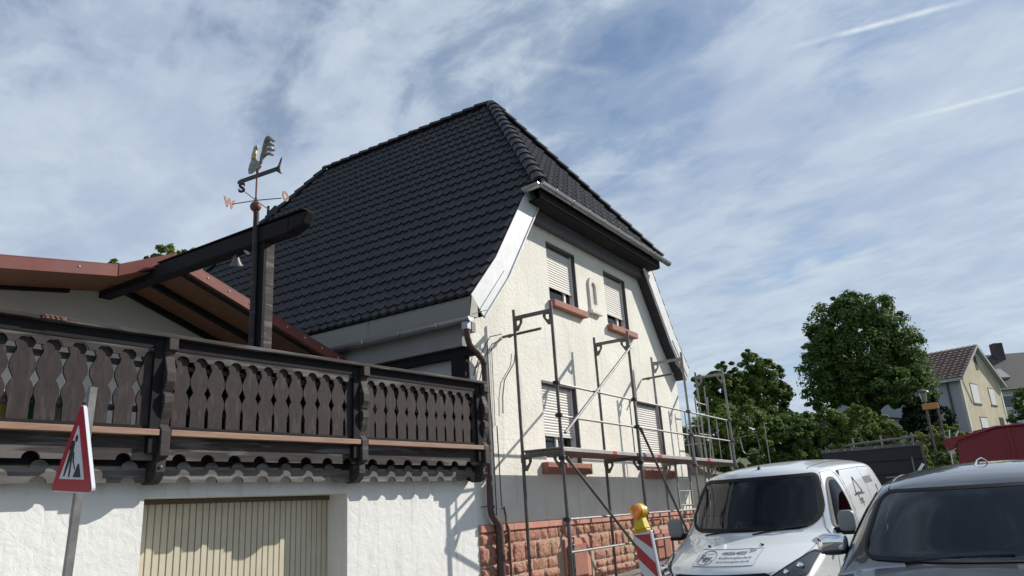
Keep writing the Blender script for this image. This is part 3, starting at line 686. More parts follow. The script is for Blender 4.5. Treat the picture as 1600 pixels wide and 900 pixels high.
# ================================================================ TERRACE BUILDING
tb = empty('terrace_building', (5.8, 10.7, 2.56), 0, 'beige building behind the balcony with red-edged low gable roof', 'building')
TO = Vector((5.8, 10.7, 2.56))
def T_(b_, name, ms, parent=None, **kw):
    b_.v = [(x-TO.x, y-TO.y, z-TO.z) for x, y, z in b_.v]; return b_.build(name, ms, parent or tb, **kw)
def zr(x): return 5.40-.32*(x-5.9)
def zl(x): return 5.19-.162*(5.9-x)
b = MB(); b.poly([(-4, 10.7, 2.56), (9.5, 10.7, 2.56), (9.5, 10.7, zr(9.5)-.1), (5.9, 10.7, zr(5.9)-.1), (5.9, 10.7, zl(5.9)-.02), (-4, 10.7, zl(-4)-.1)], (0, 6, 0)); T_(b, 'wall', 'plaster_beige')
VY = 9.3
for nm, (xa, za, xb, zb) in {'r': (5.96, 5.44, 9.32, 5.44-.32*3.36), 'l': (-4, zl(-4)+.03, 5.26, zl(5.26)+.03)}.items():
    xe, ze = (xb, zb) if nm == 'r' else (5.95, zl(5.95)+.03)
    vy = VY if nm == 'r' else VY+.12; so = .17 if nm == 'r' else .07
    b = MB(); b.poly([(xa, vy+.03, za-so), (xe, vy+.03, ze-so), (xe, vy+.03, ze-so+.02), (xa, vy+.03, za-so+.02)], (0, 6, 0)); so_ = T_(b, 'soffit', 'soffit_brown')
    b = MB(); b.poly([(xa, vy+.03, za-so+.022), (xe, vy+.03, ze-so+.022), (xe, vy+.03, ze-.02), (xa, vy+.03, za-.02)], (0, 6.5, 0)); T_(b, 'roof', 'tile_grey')
    b = MB(); b.poly([(xa, vy, za-.155), (xb, vy, zb-.155), (xb, vy, zb), (xa, vy, za)], (0, .028, 0)); b.poly([(xa, vy-.002, za), (xb, vy-.002, zb), (xb, vy-.002, zb+.012), (xa, vy-.002, za+.012)], (0, .15, 0)); tr_ = T_(b, 'verge_trim', 'trim_red')
    b = MB()
    for i in range(9):
        f = (i+.5)/9; b.sphere((xa+(xb-xa)*f, vy-.004, za+(zb-za)*f-.06), .012, 6, 5)
    T_(b, 'screw', 'frame_white', tr_)
    for yy, dd in (((vy+.05, .20), (vy+.68, .26), (10.62, .26)) if nm == 'r' else ((10.62, .12),)):
        b = MB(); b.poly([(xa, yy, za-dd), (xb, yy, zb-dd), (xb, yy, zb-so-.002), (xa, yy, za-so-.002)], (0, .07, 0)); T_(b, 'rafter', 'wood_deep')
b = MB()   # stepped flashing at the ridge
b.add([(5.96, VY-.002, 5.44), (5.96, VY-.002, 5.27), (5.255, VY+.112, 4.965), (5.255, VY+.112, 5.13), (5.26, 15.5, 5.14), (5.96, 15.5, 5.44)], [(0, 1, 2, 3), (0, 3, 4, 5)])
T_(b, 'ridge_flashing', 'trim_red')
# ridge beam and its post
b = MB(); 
b.bar((5.8, 6.66, 5.095), (5.8, 10.72, 5.12), .18, .20)
b.add([(5.71, 6.66, 4.995), (5.89, 6.66, 4.995), (5.89, 6.66, 5.195), (5.71, 6.66, 5.195), (5.73, 6.44, 5.06), (5.87, 6.44, 5.06), (5.87, 6.36, 5.20), (5.73, 6.36, 5.20)], [(0, 3, 2, 1), (4, 5, 6, 7), (0, 1, 5, 4), (1, 2, 6, 5), (2, 3, 7, 6), (3, 0, 4, 7)])
T_(b, 'ridge_beam', 'wood_deep', bevel=.015)
b = MB(); b.box(5.70, 5.90, 6.40, 9.28, 5.222, 5.234); T_(b, 'beam_cover', 'wood_deep')
b = MB(); b.box(5.76, 5.89, 7.10, 7.22, 2.56, 5.05); T_(b, 'beam_post', 'wood_weathered', bevel=.01)
b = MB(); b.box(5.73, 5.76, 7.10, 7.225, 2.56, 5.05); T_(b, 'post_shade_side', 'wood_deep')  # dark sheet paints the left side of the post as shaded
b = MB(); b.path([(5.69, 7.22, 2.6), (5.69, 7.22, 5.40)], .035, 10); T_(b, 'mast_tube', 'wood_dark', smooth=True)
# horn shaped floodlight under the beam
fl = empty('floodlight', (5.8, 7.72, 5.05), 0, 'small grey bell-shaped lamp hanging under the dark ridge beam', 'lamp')
b = MB(); b.path([(0, 0, 0), (0, 0, -.06), (0, .0, -.09), (0.02, .02, -.16), (.03, .03, -.19)], [.018, .02, .036, .062, .09], 16, cap=True); b.build('lamp_shade', 'galv_dark', fl, smooth=True)
b = MB(); b.path([(0, 0, .0), (0, -.14, -.02), (0, -.24, -.10)], .018, 8); b.build('lamp_arm', 'frame_white', fl)

# ================================================================ WEATHER VANE
wv = empty('weather_vane', (5.69, 7.24, 5.40), 0, 'copper weather vane with rooster, arrow and compass letters S, W, N, O', 'weather vane')
b = MB(); b.path([(0, 0, 0), (0, 0, .12)], .028, 10); b.path([(0, 0, .12), (0, 0, .60)], .011, 8); b.build('mast', 'copper', wv, smooth=True)
b = MB(); b.sphere((0, 0, .08), .068, 20, 14); b.build('ball', 'copper', wv, smooth=True)
b = MB(); cz = .165
dirs = {'S': Vector((-.30, -.13, 0)), 'N': Vector((.34, .13, 0)), 'W': Vector((-.12, .33, 0)), 'O': Vector((.17, -.31, 0))}
for d in dirs.values(): b.path([(0, 0, cz), tuple(d*.93+Vector((0, 0, cz)))], .0065, 6)
b.path([(0, 0, cz-.03), (0, 0, cz+.03)], .018, 8); b.build('compass_arms', 'galv_dark', wv)
def letter(ch, size, centre, ax, mm, par, th=.006, bold=.012, nm='letter'):
    vs, fs = textmesh(ch, size, bold); cxm = sum(v[0] for v in vs)/len(vs); cym = (min(v[1] for v in vs)+max(v[1] for v in vs))/2
    ax = Vector(ax).normalized(); nrm = ax.cross(Vector((0, 0, 1))); c = Vector(centre); b = MB()
    n = len(vs); A = [c+ax*(v[0]-cxm)+Vector((0, 0, v[1]-cym)) for v in vs]
    # front, back and rim from open edges
    cnt = {}
    for f in fs:
        for i in range(len(f)):
            e = (f[i], f[(i+1) % len(f)]); cnt[tuple(sorted(e))] = cnt.get(tuple(sorted(e)), 0)+1
    b.add(A+[p+nrm*th for p in A], [tuple(f) for f in fs]+[tuple(i+n for i in reversed(f)) for f in fs]+[(e[0], e[1], e[1]+n, e[0]+n) for e, k in cnt.items() if k == 1])
    return b.build(nm, mm, par)
for ch, mm in (('S', 'black_iron'), ('N', 'black_iron'), ('W', 'copper'), ('O', 'copper')):
    d = dirs[ch]; ax = d if ch in 'NO' else -d
    letter(ch, .165, d*1.06+Vector((0, 0, cz+.02)), {'S': (.55, -.83, 0), 'N': (-.55, .83, 0), 'W': (.95, .15, 0), 'O': (.95, .28, 0)}[ch], mm, wv, nm='compass_letter', bold=.009)
b = MB(); az = .50; da = Vector((.03, -.37, 0)); q = Vector((0, 0, az))
b.bar(tuple(-da*.78+q), tuple(da*.9+q), .014, .055); 
tp = da*.9+q; u_ = da.normalized()
b.poly([tuple(tp+u_*x+Vector((0, 0, z))) for x, z in ((0, .03), (.03, .05), (.06, .12), (.085, .14), (.06, .05), (.055, 0), (.07, -.06), (.10, -.09), (.05, -.07), (0, -.03))], (.012, 0, 0))
b.poly([tuple(-da*.78+q+u_*x+Vector((0, 0, z))) for x, z in ((.02, .022), (-.03, .03), (-.06, 0), (-.03, -.03), (.02, -.022))], (.012, 0, 0))
b.build('arrow', 'black_iron', wv)
ro = MB()
def rp(x, z): return tuple(u_*(x*1.22+.01)+Vector((0, 0, az+z)))
bodypts = [(-.02, .03), (-.03, .09), (-.09, .06), (-.13, .07), (-.14, .13), (-.125, .20), (-.10, .25), (-.09, .32), (-.07, .39), (-.075, .42), (-.055, .44), (-.05, .425), (-.04, .45), (-.03, .43), (-.018, .44), (-.015, .41), (-.02, .38), (-.035, .36), (-.03, .31), (-.035, .26), (-.02, .22), (.01, .20), (.035, .21), (.05, .18), (.045, .12), (.02, .08), (.015, .03)]
ro.poly([rp(x, z) for x, z in bodypts], (.012, 0, 0)); ro.build('rooster', 'copper_old', wv)
b = MB(); b.poly([(p[0]-.006, p[1], p[2]) for p in [rp(x, z) for x, z in [(-.10, .27), (-.088, .33), (-.07, .39), (-.04, .40), (-.03, .36), (-.035, .30), (-.05, .26)]]], (.024, 0, 0)); b.build('neck_plumage', 'gold_old', wv)
b = MB(); tips = []
for (h, ex, ez, tip) in ((.52, .10, .03, .10), (.47, .125, .0, .08), (.41, .135, -.02, .08), (.34, .14, -.02, .08), (.27, .13, -.02, .07)):
    s0 = Vector(rp(.035, .15)); pts = []
    for k in range(10):
        t = k/9; x = .035+(.02 if h > .45 else .0)+ex*1.35*(1-math.cos(t*math.pi*.62))*.75; z = .15+(h-.15)*math.sin(min(1, t*1.25)*math.pi/2)-tip*max(0, t-.62)*2.4
        pts.append(rp(x, z))
    b.path(pts, [.012+.010*math.sin(math.pi*k/9) for k in range(10)], 5)
    if h > .3: b.path([pts[5], rp(.05+ex*.9, h-.055), rp(.04+ex*.5, h-.10)], .007, 4)
    tips.append(pts[8])
b.path(tips, .007, 4)
b.build('tail_feathers', 'copper_old', wv)

# ================================================================ SCAFFOLD
sc = empty('scaffold', (10.53, 5.85, 0), 0, 'galvanised steel facade scaffold with one plank deck along the cream gable', 'scaffold')
SO = Vector((10.53, 5.85, 0))
def S_(b_, name, ms, parent=None, **kw):
    b_.v = [(x-SO.x, y-SO.y, z) for x, y, z in b_.v]; return b_.build(name, ms, parent or sc, **kw)
FX = [10.53, 13.53, 16.47, 19.42]; YO, YI = 5.85, 6.58
ZD = 2.52; ZTOP = 4.80
def gz2(x): return max(0, gz(x, 6))+.12
for i, x in enumerate(FX):
    b = MB()
    g0 = gz2(x)
    for y in (YO, YI):
        b.path([(x, y, g0), (x, y, 4.95)], .0265, 10)
        b.path([(x, y, ZD-.12), (x, y, ZD+.02)], .035, 10)
        b.box(x-.07, x+.07, y-.07, y+.07, g0-.01, g0)
    for z in (ZD-.02, ZTOP):
        b.box(x-.022, x+.022, YO, YI, z-.03, z+.03)
        for y, s_ in ((YO, 1), (YI, -1)):   # gusset plates with a hole
            pz = z-.03
            o = [(y+s_*.02, pz), (y+s_*.16, pz), (y+s_*.16, pz-.06), (y+s_*.07, pz-.20), (y+s_*.02, pz-.20)]; h = [(y+s_*.045, pz-.02), (y+s_*.115, pz-.02), (y+s_*.115, pz-.075), (y+s_*.08, pz-.11), (y+s_*.045, pz-.11)]
            for dx in (-.012, .012):
                vs = [(x+dx, *p) for p in o]+[(x+dx, *p) for p in h]; b.add(vs, [(k, (k+1) % 5, 5+(k+1) % 5, 5+k) for k in range(5)])
            b.add([(x-.012, *p) for p in o]+[(x+.012, *p) for p in o], [(k, (k+1) % 5, 5+(k+1) % 5, 5+k) for k in range(5)])
    S_(b, 'frame', 'galv_dark' if i < 2 else 'galv', smooth=True)
b = MB(); b.path([(FX[0], YO, ZD+.05), (FX[0], YI, ZD+.06)], .018, 8); S_(b, 'end_rail', 'galv_dark')
for a, c in zip(FX, FX[1:]):
    b = MB()
    for (ya, yb) in ((YO+.03, YO+.345), (YO+.365, YI-.03)):
        b.box(a+.03, c-.03, ya, yb, ZD+.012, ZD+.075)
    dkk = S_(b, 'deck_plank', 'deck_alu', bevel=.004)
    b = MB()
    for (ya, yb) in ((YO+.05, YO+.325), (YO+.385, YI-.05)): b.box(a+.08, c-.08, ya, yb, ZD+.005, ZD+.012); b.box(a+.08, c-.08, ya, yb, ZD+.075, ZD+.079)
    S_(b, 'plywood', 'deck_ply', dkk)
    b = MB(); b.box(c-1.1, c-.95, YO+.026, YO+.031, ZD+.02, ZD+.07) if c == 13.53 else b.box(a+.95, a+1.15, YO+.026, YO+.031, ZD+.02, ZD+.07); S_(b, 'sticker', 'red_paint', dkk)
    for z in (3.60, 3.08):
        b = MB(); b.path([(a+.03, YO+.045, z), (c-.03, YO+.045, z)], .020, 8); S_(b, 'guard_rail', 'galv', smooth=True)
    for x in (a+.09, c-.13):
        b = MB(); b.path([(x, YO+.045, ZD+.08), (x, YO+.045, 3.6+(.35 if x < 11 else 0))], .013, 6); S_(b, 'guard_post', 'galv')
    b = MB()
    for z in (1.50, 1.02): b.path([(a+.05, YO+.03, z), (c-.05, YO+.03, z)], .019, 8)
    for x in (a+.11, c-.10): b.path([(x, YO+.03, z), (x, YO+.03, 1.5)], .013, 6)
    S_(b, 'guard_rail_frame', 'galv')
for x in (14.6, 15.9, 17.4, 18.5):
    b = MB(); b.path([(x, YO+.045, ZD+.08), (x, YO+.045, 3.6 if x > 16.4 else 3.08)], .011, 6); S_(b, 'guard_post', 'galv') if x > 16.4 else None
for (p, q, rr) in (((13.60, YO-.03, 4.66), (10.58, YO-.05, 2.80), .024), ((10.56, YO-.05, 2.42), (13.50, YO-.03, .55), .024), ((13.56, YO-.05, 3.05), (16.30, YO-.05, .10), .024)):
    b = MB(); b.path([p, q], rr, 10); b.path([p, (Vector(p)+(Vector(q)-Vector(p))*.03)], .032, 8); S_(b, 'brace', 'galv' if p[2] > 4 else 'galv_dark', smooth=True)
for i, x in enumerate(FX):
    b = MB()
    for z in (3.6, 3.08, ZD-.1, 1.5): b.box(x-.035, x+.035, YO-.045, YO+.06, z-.03, z+.03)
    b.box(x-.05, x+.0, YO-.06, YO+.02, 3.05, 3.11); S_(b, 'coupler', 'black_iron' if i < 2 else 'galv_dark', bevel=.008)
for (x, z) in ((10.60, 4.56), (16.5, 4.5)):
    b = MB(); b.path([(x-.03, WY-.02, z-.03), (x+.03, 6.12, z)], .024, 8); b.path([(x-.02, 6.75, z-.03), (x-.02, 6.69, z-.03)], .034, 8); S_(b, 'wall_tie', 'galv_dark')
# return bay beyond the corner of the house
b = MB()
for (x, y) in ((19.42, 7.3), (19.42, 9.2)): b.path([(x, y, gz2(x)), (x, y, 4.4)], .02, 8)
for z in (3.55, 3.1): b.path([(19.42, YI, z), (19.42, 9.2, z)], .016, 8)
b.box(19.1, 19.75, 6.62, 9.2, ZD, ZD+.05); b.path([(19.75, 6.5, gz2(19.7)), (19.75, 6.5, 4.6)], .02, 8); b.path([(18.9, 6.5, gz2(18.9)), (18.9, 6.5, 4.2)], .02, 8); b.path([(18.9, 6.45, .8), (19.75, 6.45, 4.3)], .018, 8)
for z in (1.2, 2.0, 3.3, 4.1): b.path([(18.9, 6.5, z), (19.75, 6.5, z)], .016, 8)
S_(b, 'return_bay', 'galv')
ld = empty('ladder', (16.45, 6.30, 1.0), 0, 'light metal access ladder inside the scaffold beside the house corner', 'ladder')
b = MB()
for s_ in (0, .82): b.bar((s_, 0, -.8), (s_+.0, 0, 1.52), .03, .055)
b.build('stile', 'galv', ld)
for k in range(8):
    b = MB(); z = -.6+.30*k; b.path([(0, 0, z), (.82, 0, z)], .013, 6); b.build('rung', 'galv', ld)
jk = MB()
pts = []
for j in range(9):
    z = 3.55-1.0*j/8; w = .10+.16*math.sin(min(1, j/5)*1.6)
    for k in range(10):
        t = 2*math.pi*k/10; r_ = w*(1+.18*math.sin(3*t+j)); pts.append((19.9+.35*0+r_*math.cos(t)*.9, 7.0+r_*math.sin(t)*.5, z))
jk.add(pts, [(j*10+k, j*10+(k+1) % 10, (j+1)*10+(k+1) % 10, (j+1)*10+k) for j in range(8) for k in range(10)]+[tuple(range(10)), tuple(80+k for k in range(10))])
tag(jk.build('tarpaulin', 'cloth_black', smooth=True), 'black cloth hanging on the far end of the scaffold', 'cloth')
# guard cage and pole further back
cg = empty('barrier_frame', (22.0, 6.3, gz(22, 6.3)), 0, 'thin bent tube frame and pole standing before the hedge', 'tube frame')
b = MB(); z0 = gz(22, 6.3); 
b.path([(0, .1, 3.35-z0), (0.0, .06, 2.95-z0), (.04, 0, 2.88-z0), (.1, -.35, 2.90-z0), (.12, -.4, 3.0-z0), (.08, -.36, 3.4-z0), (0, .3, 3.34-z0)], .014, 6)
b.build('bent_rail', 'galv', cg)
b = MB(); b.path([(.35, -.55, 0), (.35, -.55, 3.75-z0)], .014, 6); b.path([(.0, .4, 0), (.0, .4, 3.3-z0)], .012, 6); b.build('pole', 'galv', cg)

# ================================================================ ROAD WORKS SIGN
sg = empty('roadworks_sign', (2.462, 4.72, -.0), R(-100), 'triangular red and white roadworks warning sign on a leaning steel post', 'road sign')
sg.rotation_euler = (0, R(5), R(-97)); sg.location = (2.462+.030, 4.72+.17, -.0)
def tri(side, rad, n=5):
    h = side*math.sqrt(3)/2; cs_ = [(-side/2+rad*1.732, rad), (side/2-rad*1.732, rad), (0, h-2*rad)]; pts = []
    for (cx_, cz_), a0 in zip(cs_, (210, 330, 90)):
        for k in range(n+1):
            a = R(a0-60+120*k/n); pts.append((cx_+rad*math.cos(a), cz_+rad*math.sin(a)))
    return pts
Z0 = 1.90
b = MB(); b.poly([(x, 0, z+Z0-.0) for x, z in tri(.63, .028)], (0, .02, 0)); b.build('sign_plate', 'sign_white', sg)
b = MB(); b.poly([(x, -.0035, z+Z0+.008) for x, z in tri(.605, .02)], (0, .003, 0)); b.build('red_border', 'sign_red', sg)
b = MB(); b.poly([(x, -.0065, z+Z0+.078) for x, z in tri(.37, .004)], (0, .0025, 0)); b.build('white_field', 'sign_white', sg)
b = MB()
def fig(pts): b.poly([(x, -.009, Z0+.082+z) for x, z in pts], (0, .002, 0))
fig([(.022, .008), (.135, .008), (.088, .085), (.072, .085)])
fig([(-.125, .012), (-.107, .012), (-.058, .095), (-.045, .15), (-.075, .15)])
fig([(-.048, .008), (-.030, .008), (-.026, .09), (-.028, .15), (-.06, .15), (-.046, .09)])
fig([(-.078, .145), (-.022, .150), (-.012, .205), (-.022, .222), (-.06, .222), (-.088, .185), (-.082, .168), (-.068, .185)])
fig([(-.020, .160), (-.004, .150), (.004, .098), (-.008, .092), (-.02, .13)])
fig([(-.006, .10), (.030, .052), (.036, .058), (.001, .106)])
fig([(.003+.017*math.cos(t*.628), .235+.021*math.sin(t*.628)) for t in range(10)])
b.build('worker_symbol', 'sign_black', sg)
b = MB(); b.bar((0, .045, .0), (0, .045, 2.53), .042, .042, up=(0, 1, 0)); pt_ = b.build('post', 'galv', sg)
b = MB()
b.box(-.07, .07, .02, .075, 2.0, 2.03)
b.build('clamp', 'galv_dark', sg)
b = MB(); b.box(-.3, .3, -.15, .3, 0, .12); b.build('base_plate', 'rubber', sg, bevel=.02)

# ================================================================ WARNING BEACON
bc = empty('traffic_beacon', (7.37, 3.11, 0), R(-12), 'red and white striped traffic beacon topped by an amber warning lamp', 'traffic beacon')
bc.rotation_euler = (0, R(-7.5), R(-112)); bc.scale = (1, 1, .97)
b = MB(); b.box(-.125, .125, -.02, .02, .42, 1.42); b.build('panel', 'sign_white', bc, bevel=.008)
b = MB(); b.box(-.118, .118, -.0225, -.0205, .43, 1.41); b.build('panel_face', 'sign_white', bc)
def stripe(z):
    w = .115; pts = []
    P_ = [(-w, z+.22), (w, z), (w, z+.145), (-w, z+.365)]
    lo, hi = .435, 1.405
    P_ = [(x, min(max(q, lo), hi)) for x, q in P_]
    return P_
for z in (.10, .385, .67, .955, 1.24):
    p_ = stripe(z)
    if max(q for _, q in p_)-min(q for _, q in p_) < .02: continue
    b = MB(); b.poly([(x, -.0255, q) for x, q in p_], (0, .003, 0)); b.build('red_stripe', 'sign_red', bc)
b = MB(); b.box(-.09, .09, -.035, .035, 1.42, 1.445); b.add([(-.08, -.045, 1.445), (.08, -.045, 1.445), (.08, .045, 1.445), (-.08, .045, 1.445), (-.05, -.035, 1.57), (.05, -.035, 1.57), (.05, .035, 1.57), (-.05, .035, 1.57)], [(0, 3, 2, 1), (4, 5, 6, 7), (0, 1, 5, 4), (1, 2, 6, 5), (2, 3, 7, 6), (3, 0, 4, 7)])
lm = b.build('lamp_housing', 'lamp_yellow', bc, bevel=.012)
LZ = 1.625
b = MB(); b.path([(0, -.028, LZ), (0, .028, LZ)], .084, 24); b.build('lamp_ring', 'lamp_yellow', lm, smooth=True)
b = MB(); b.path([(0, -.030, LZ), (0, -.052, LZ), (0, -.066, LZ), (0, -.070, LZ)], [.080, .077, .055, .02], 24); b.path([(0, .030, LZ), (0, .052, LZ), (0, .066, LZ)], [.078, .075, .045], 24)
b.build('lamp_lens', 'lamp_amber', lm, smooth=True)
b = MB()
for k in range(5): a = R(72*k+20); b.bar((.015*math.cos(a), -.0705, LZ+.015*math.sin(a)), (.068*math.cos(a), -.058, LZ+.068*math.sin(a)), .004, .004, up=(0, 1, 0))
b.build('lens_ribs', 'orange_box', lm)
b = MB(); b.box(-.2, .2, -.4, .4, .0, .12); b.box(-.04, .04, -.03, .03, .12, .44); b.build('foot_plate', 'rubber', bc, bevel=.02)

# ================================================================ VEHICLES
def lin(keys, s_):
    if s_ <= keys[0][0]: return keys[0][1]
    for (a, x), (c, y) in zip(keys, keys[1:]):
        if a <= s_ <= c:
            f = (s_-a)/(c-a); return tuple(p+(q-p)*f for p, q in zip(x, y)) if isinstance(x, tuple) else x+(y-x)*f
    return keys[-1][1]
def car_body(stations, nt_=9, ns_=6):
    """each station: x, zc, w(top edge half width), drop, xb(plan sweep), wb(belt half width), zb(belt z), zlow"""
    rings = []
    for (x, zc, w, dr, xb, wb, zb, zl_) in stations:
        half = []
        for k in range(nt_+1):
            t = k/nt_; half.append((x+xb*t*t, w*t, zc-dr*(t**2.6)))
        ex, ey, ez = half[-1]
        for k in range(1, ns_+1):
            f = k/ns_; bul = math.sin(math.pi*f)*.012
            half.append((ex, ey+(wb-ey)*math.sin(f*math.pi/2)+bul, ez+(zb-ez)*f))
        for k in range(1, 5):
            f = k/4; half.append((ex, wb-.05*f*f, zb+(zl_-zb)*f))
        full = [(px_, -py_, pz_) for px_, py_, pz_ in reversed(half[1:])]+half
        rings.append(full)
    n = len(rings[0]); b = MB(); b.add([p for r in rings for p in r], [(i*n+k, i*n+k+1, (i+1)*n+k+1, (i+1)*n+k) for i in range(len(rings)-1) for k in range(n-1)])
    b.add(rings[0], [tuple(range(n))]); b.add(rings[-1], [tuple(range(n))]); return b
def inside(poly, x, y):
    c = False; n = len(poly)
    for i in range(n):
        x1, y1 = poly[i]; x2, y2 = poly[(i+1) % n]
        if (y1 > y) != (y2 > y) and x < (x2-x1)*(y-y1)/(y2-y1)+x1: c = not c
    return c
def rounded(poly, r, n=5):
    out_ = []; m_ = len(poly)
    for i in range(m_):
        p0, p, p1 = Vector(poly[i-1]), Vector(poly[i]), Vector(poly[(i+1) % m_]); a = (p0-p); c = (p1-p); rr = r[i] if isinstance(r, list) else r
        A_ = p+a.normalized()*min(rr, a.length*.48); C_ = p+c.normalized()*min(rr, c.length*.48)
        for k in range(n+1): t = k/n; out_.append(tuple(A_*(1-t)**2+p*2*t*(1-t)+C_*t*t))
    return out_
class Skin:
    def __init__(s, o):
        me = o.data; s.bvh = BVHTree.FromPolygons([v.co.copy() for v in me.vertices], [tuple(p.vertices) for p in me.polygons])
    def hit(s, p, d):
        h = s.bvh.ray_cast(Vector(p), Vector(d))
        if h[0] is None:
            h = s.bvh.find_nearest(Vector(p)); return h[0], -Vector(d)
        nn = h[1] if h[1].dot(Vector(d)) < 0 else -h[1]; return h[0], nn
def proj_patch(sk, poly, conv, d, eps, nr=14, nc=18):
    """fill a 2d outline with a grid, drop it on the body skin along d"""
    ys = [p[1] for p in poly]; y0, y1 = min(ys), max(ys); vs = []; rows = 0
    for j in range(nr+1):
        y = y0+(y1-y0)*(.002+.996*j/nr); xs = []
        for i in range(len(poly)):
            (xa, ya), (xb, yb) = poly[i], poly[(i+1) % len(poly)]
            if (ya > y) != (yb > y): xs.append(xa+(xb-xa)*(y-ya)/(yb-ya))
        if len(xs) < 2: continue
        a, c = min(xs), max(xs); rows += 1
        for k in range(nc+1):
            p, n_ = sk.hit(conv(a+(c-a)*k/nc, y), d); vs.append(p+n_*eps)
    b = MB(); b.add(vs, [(j*(nc+1)+k, j*(nc+1)+k+1, (j+1)*(nc+1)+k+1, (j+1)*(nc+1)+k) for j in range(rows-1) for k in range(nc)]); return b
def proj_ring(sk, poly, conv, d, eps, w, b=None):
    c = sum((Vector(p) for p in poly), Vector((0, 0)))/len(poly); b = b or MB(); n = len(poly); vs = []; K = 3
    nrm = []
    for i in range(n):
        t = (Vector(poly[(i+1) % n])-Vector(poly[i-1])); q = Vector((-t.y, t.x)); q = q.normalized() if q.length else (c-Vector(poly[i])).normalized()
        if q.dot(c-Vector(poly[i])) < 0: q = -q
        nrm.append(q)
    for k in range(K+1):
        for i in range(n):
            q = Vector(poly[i])+nrm[i]*w*k/K; p, _ = sk.hit(conv(q.x, q.y), d); vs.append(p+_*eps)
    return b.add(vs, [(k*n+i, k*n+(i+1) % n, (k+1)*n+(i+1) % n, (k+1)*n+i) for k in range(K) for i in range(n)])
def proj_text(sk, txt, size, cx, cy, conv, d, eps, bold=0, flip=1, ysq=1):
    vs, fs = textmesh(txt, size, bold); out_ = []
    for x, y, _ in vs:
        p, _n = sk.hit(conv(cx+flip*x, cy+y*ysq), d); out_.append(p+_n*eps)
    return MB().add(out_, fs)
def dense(poly, step=.05):
    o = []
    for i in range(len(poly)):
        a, c = Vector(poly[i]), Vector(poly[(i+1) % len(poly)]); n = max(1, int((c-a).length/step))
        for k in range(n): o.append(tuple(a+(c-a)*k/n))
    return o
def cut_openings(o, tests):
    bm = bmesh.new(); bm.from_mesh(o.data); dl = []
    for f in bm.faces:
        c = f.calc_center_median()
        if any(t(c) for t in tests): dl.append(f)
    bmesh.ops.delete(bm, geom=dl, context='FACES'); bm.to_mesh(o.data); bm.free()
def apply_subsurf(o, lv):
    md = o.modifiers.new('s', 'SUBSURF'); md.levels = lv; md.render_levels = lv
    dg = bpy.context.evaluated_depsgraph_get(); me = bpy.data.meshes.new_from_object(o.evaluated_get(dg)); o.modifiers.clear(); o.data = me
def liner(o, name, mm, parent, dist=.035):
    me = o.data.copy(); c = bpy.data.objects.new(name, me); COL.objects.link(c); c.parent = parent
    bm = bmesh.new(); bm.from_mesh(me); bm.normal_update(); ctr = Vector((2.2, 0, 1.0))
    for v in bm.verts:
        n_ = v.normal if v.normal.dot(v.co-ctr) > 0 else -v.normal
        v.co -= n_*dist
    bm.to_mesh(me); bm.free(); me.materials.clear(); me.materials.append(MATS[mm]); return c
def wheel(parent, x, y, r, w, side):
    wv_ = empty('wheel', (x, y, r)); wv_.parent = parent
    b = MB(); prof_w = [(.62*r, -w/2), (.93*r, -w/2), (r, -w*.38), (r, w*.38), (.93*r, w/2), (.62*r, w/2)]; n = 28; vs = []
    for i in range(n):
        a = 2*math.pi*i/n
        for rr, yy in prof_w: vs.append((rr*math.cos(a), yy, rr*math.sin(a)))
    k = len(prof_w); b.add(vs, [(i*k+j, ((i+1) % n)*k+j, ((i+1) % n)*k+(j+1) % k, i*k+(j+1) % k) for i in range(n) for j in range(k)]); b.build('tyre', 'rubber', wv_, smooth=True)
    b = MB(); b.path([(0, side*w*.30, 0), (0, side*w*.42, 0)], .13*r, 12)
    for q in range(6):
        a = R(60*q); b.bar((.05*math.cos(a), side*w*.36, .05*math.sin(a)), (.62*r*math.cos(a), side*w*.40, .62*r*math.sin(a)), .05, .03, up=(0, 1, 0))
    b.path([(0, side*w*.1, 0), (0, side*w*.12, 0)], .62*r, 24); b.build('rim', 'galv', wv_)

# ---- white van
van = empty('parked_van', (8.72, 3.03, .03), R(-3.0), 'white delivery van with a heating firm sign board on its bonnet', 'van', ry=R(-2.5))
VS = [(-.02, .44, .70, .0, .22, .78, .40, .28), (-.03, .60, .74, .0, .25, .84, .55, .26), (.0, .72, .76, .01, .28, .89, .60, .24), (.06, .81, .77, .02, .30, .92, .66, .24), (.20, .885, .79, .03, .32, .95, .72, .24), (.45, .965, .81, .04, .34, .965, .80, .24), (.75, 1.045, .87, .05, .36, .975, .90, .24), (1.02, 1.10, .90, .05, .38, .98, .98, .24), (1.16, 1.135, .91, .05, .38, .985, 1.02, .24),
      (1.32, 1.30, .90, .07, .37, .985, 1.03, .24), (1.5, 1.49, .875, .08, .34, .985, 1.04, .24), (1.68, 1.68, .84, .085, .30, .985, 1.05, .24), (1.80, 1.795, .815, .09, .26, .985, 1.06, .24), (1.93, 1.865, .80, .095, .20, .985, 1.06, .24), (2.12, 1.905, .80, .10, .10, .985, 1.06, .24), (2.5, 1.93, .80, .11, .02, .985, 1.06, .24),
      (3.0, 1.95, .82, .12, 0, .985, 1.06, .24), (3.6, 1.955, .83, .12, 0, .985, 1.06, .24), (4.3, 1.95, .83, .12, 0, .985, 1.06, .24), (4.95, 1.935, .82, .12, 0, .98, 1.06, .26), (5.22, 1.90, .80, .14, 0, .965, 1.06, .30), (5.29, 1.80, .78, .15, 0, .95, 1.05, .34), (5.32, 1.2, .78, .15, 0, .94, .8, .40)]
vb = car_body(VS).build('body', 'van_white', van, smooth=True, angle=180); apply_subsurf(vb, 2); vb.data.polygons.foreach_set('use_smooth', [True]*len(vb.data.polygons))
sk = Skin(vb)
fconv = lambda y, z: (-2, y, z); FD = (1, 0, 0)
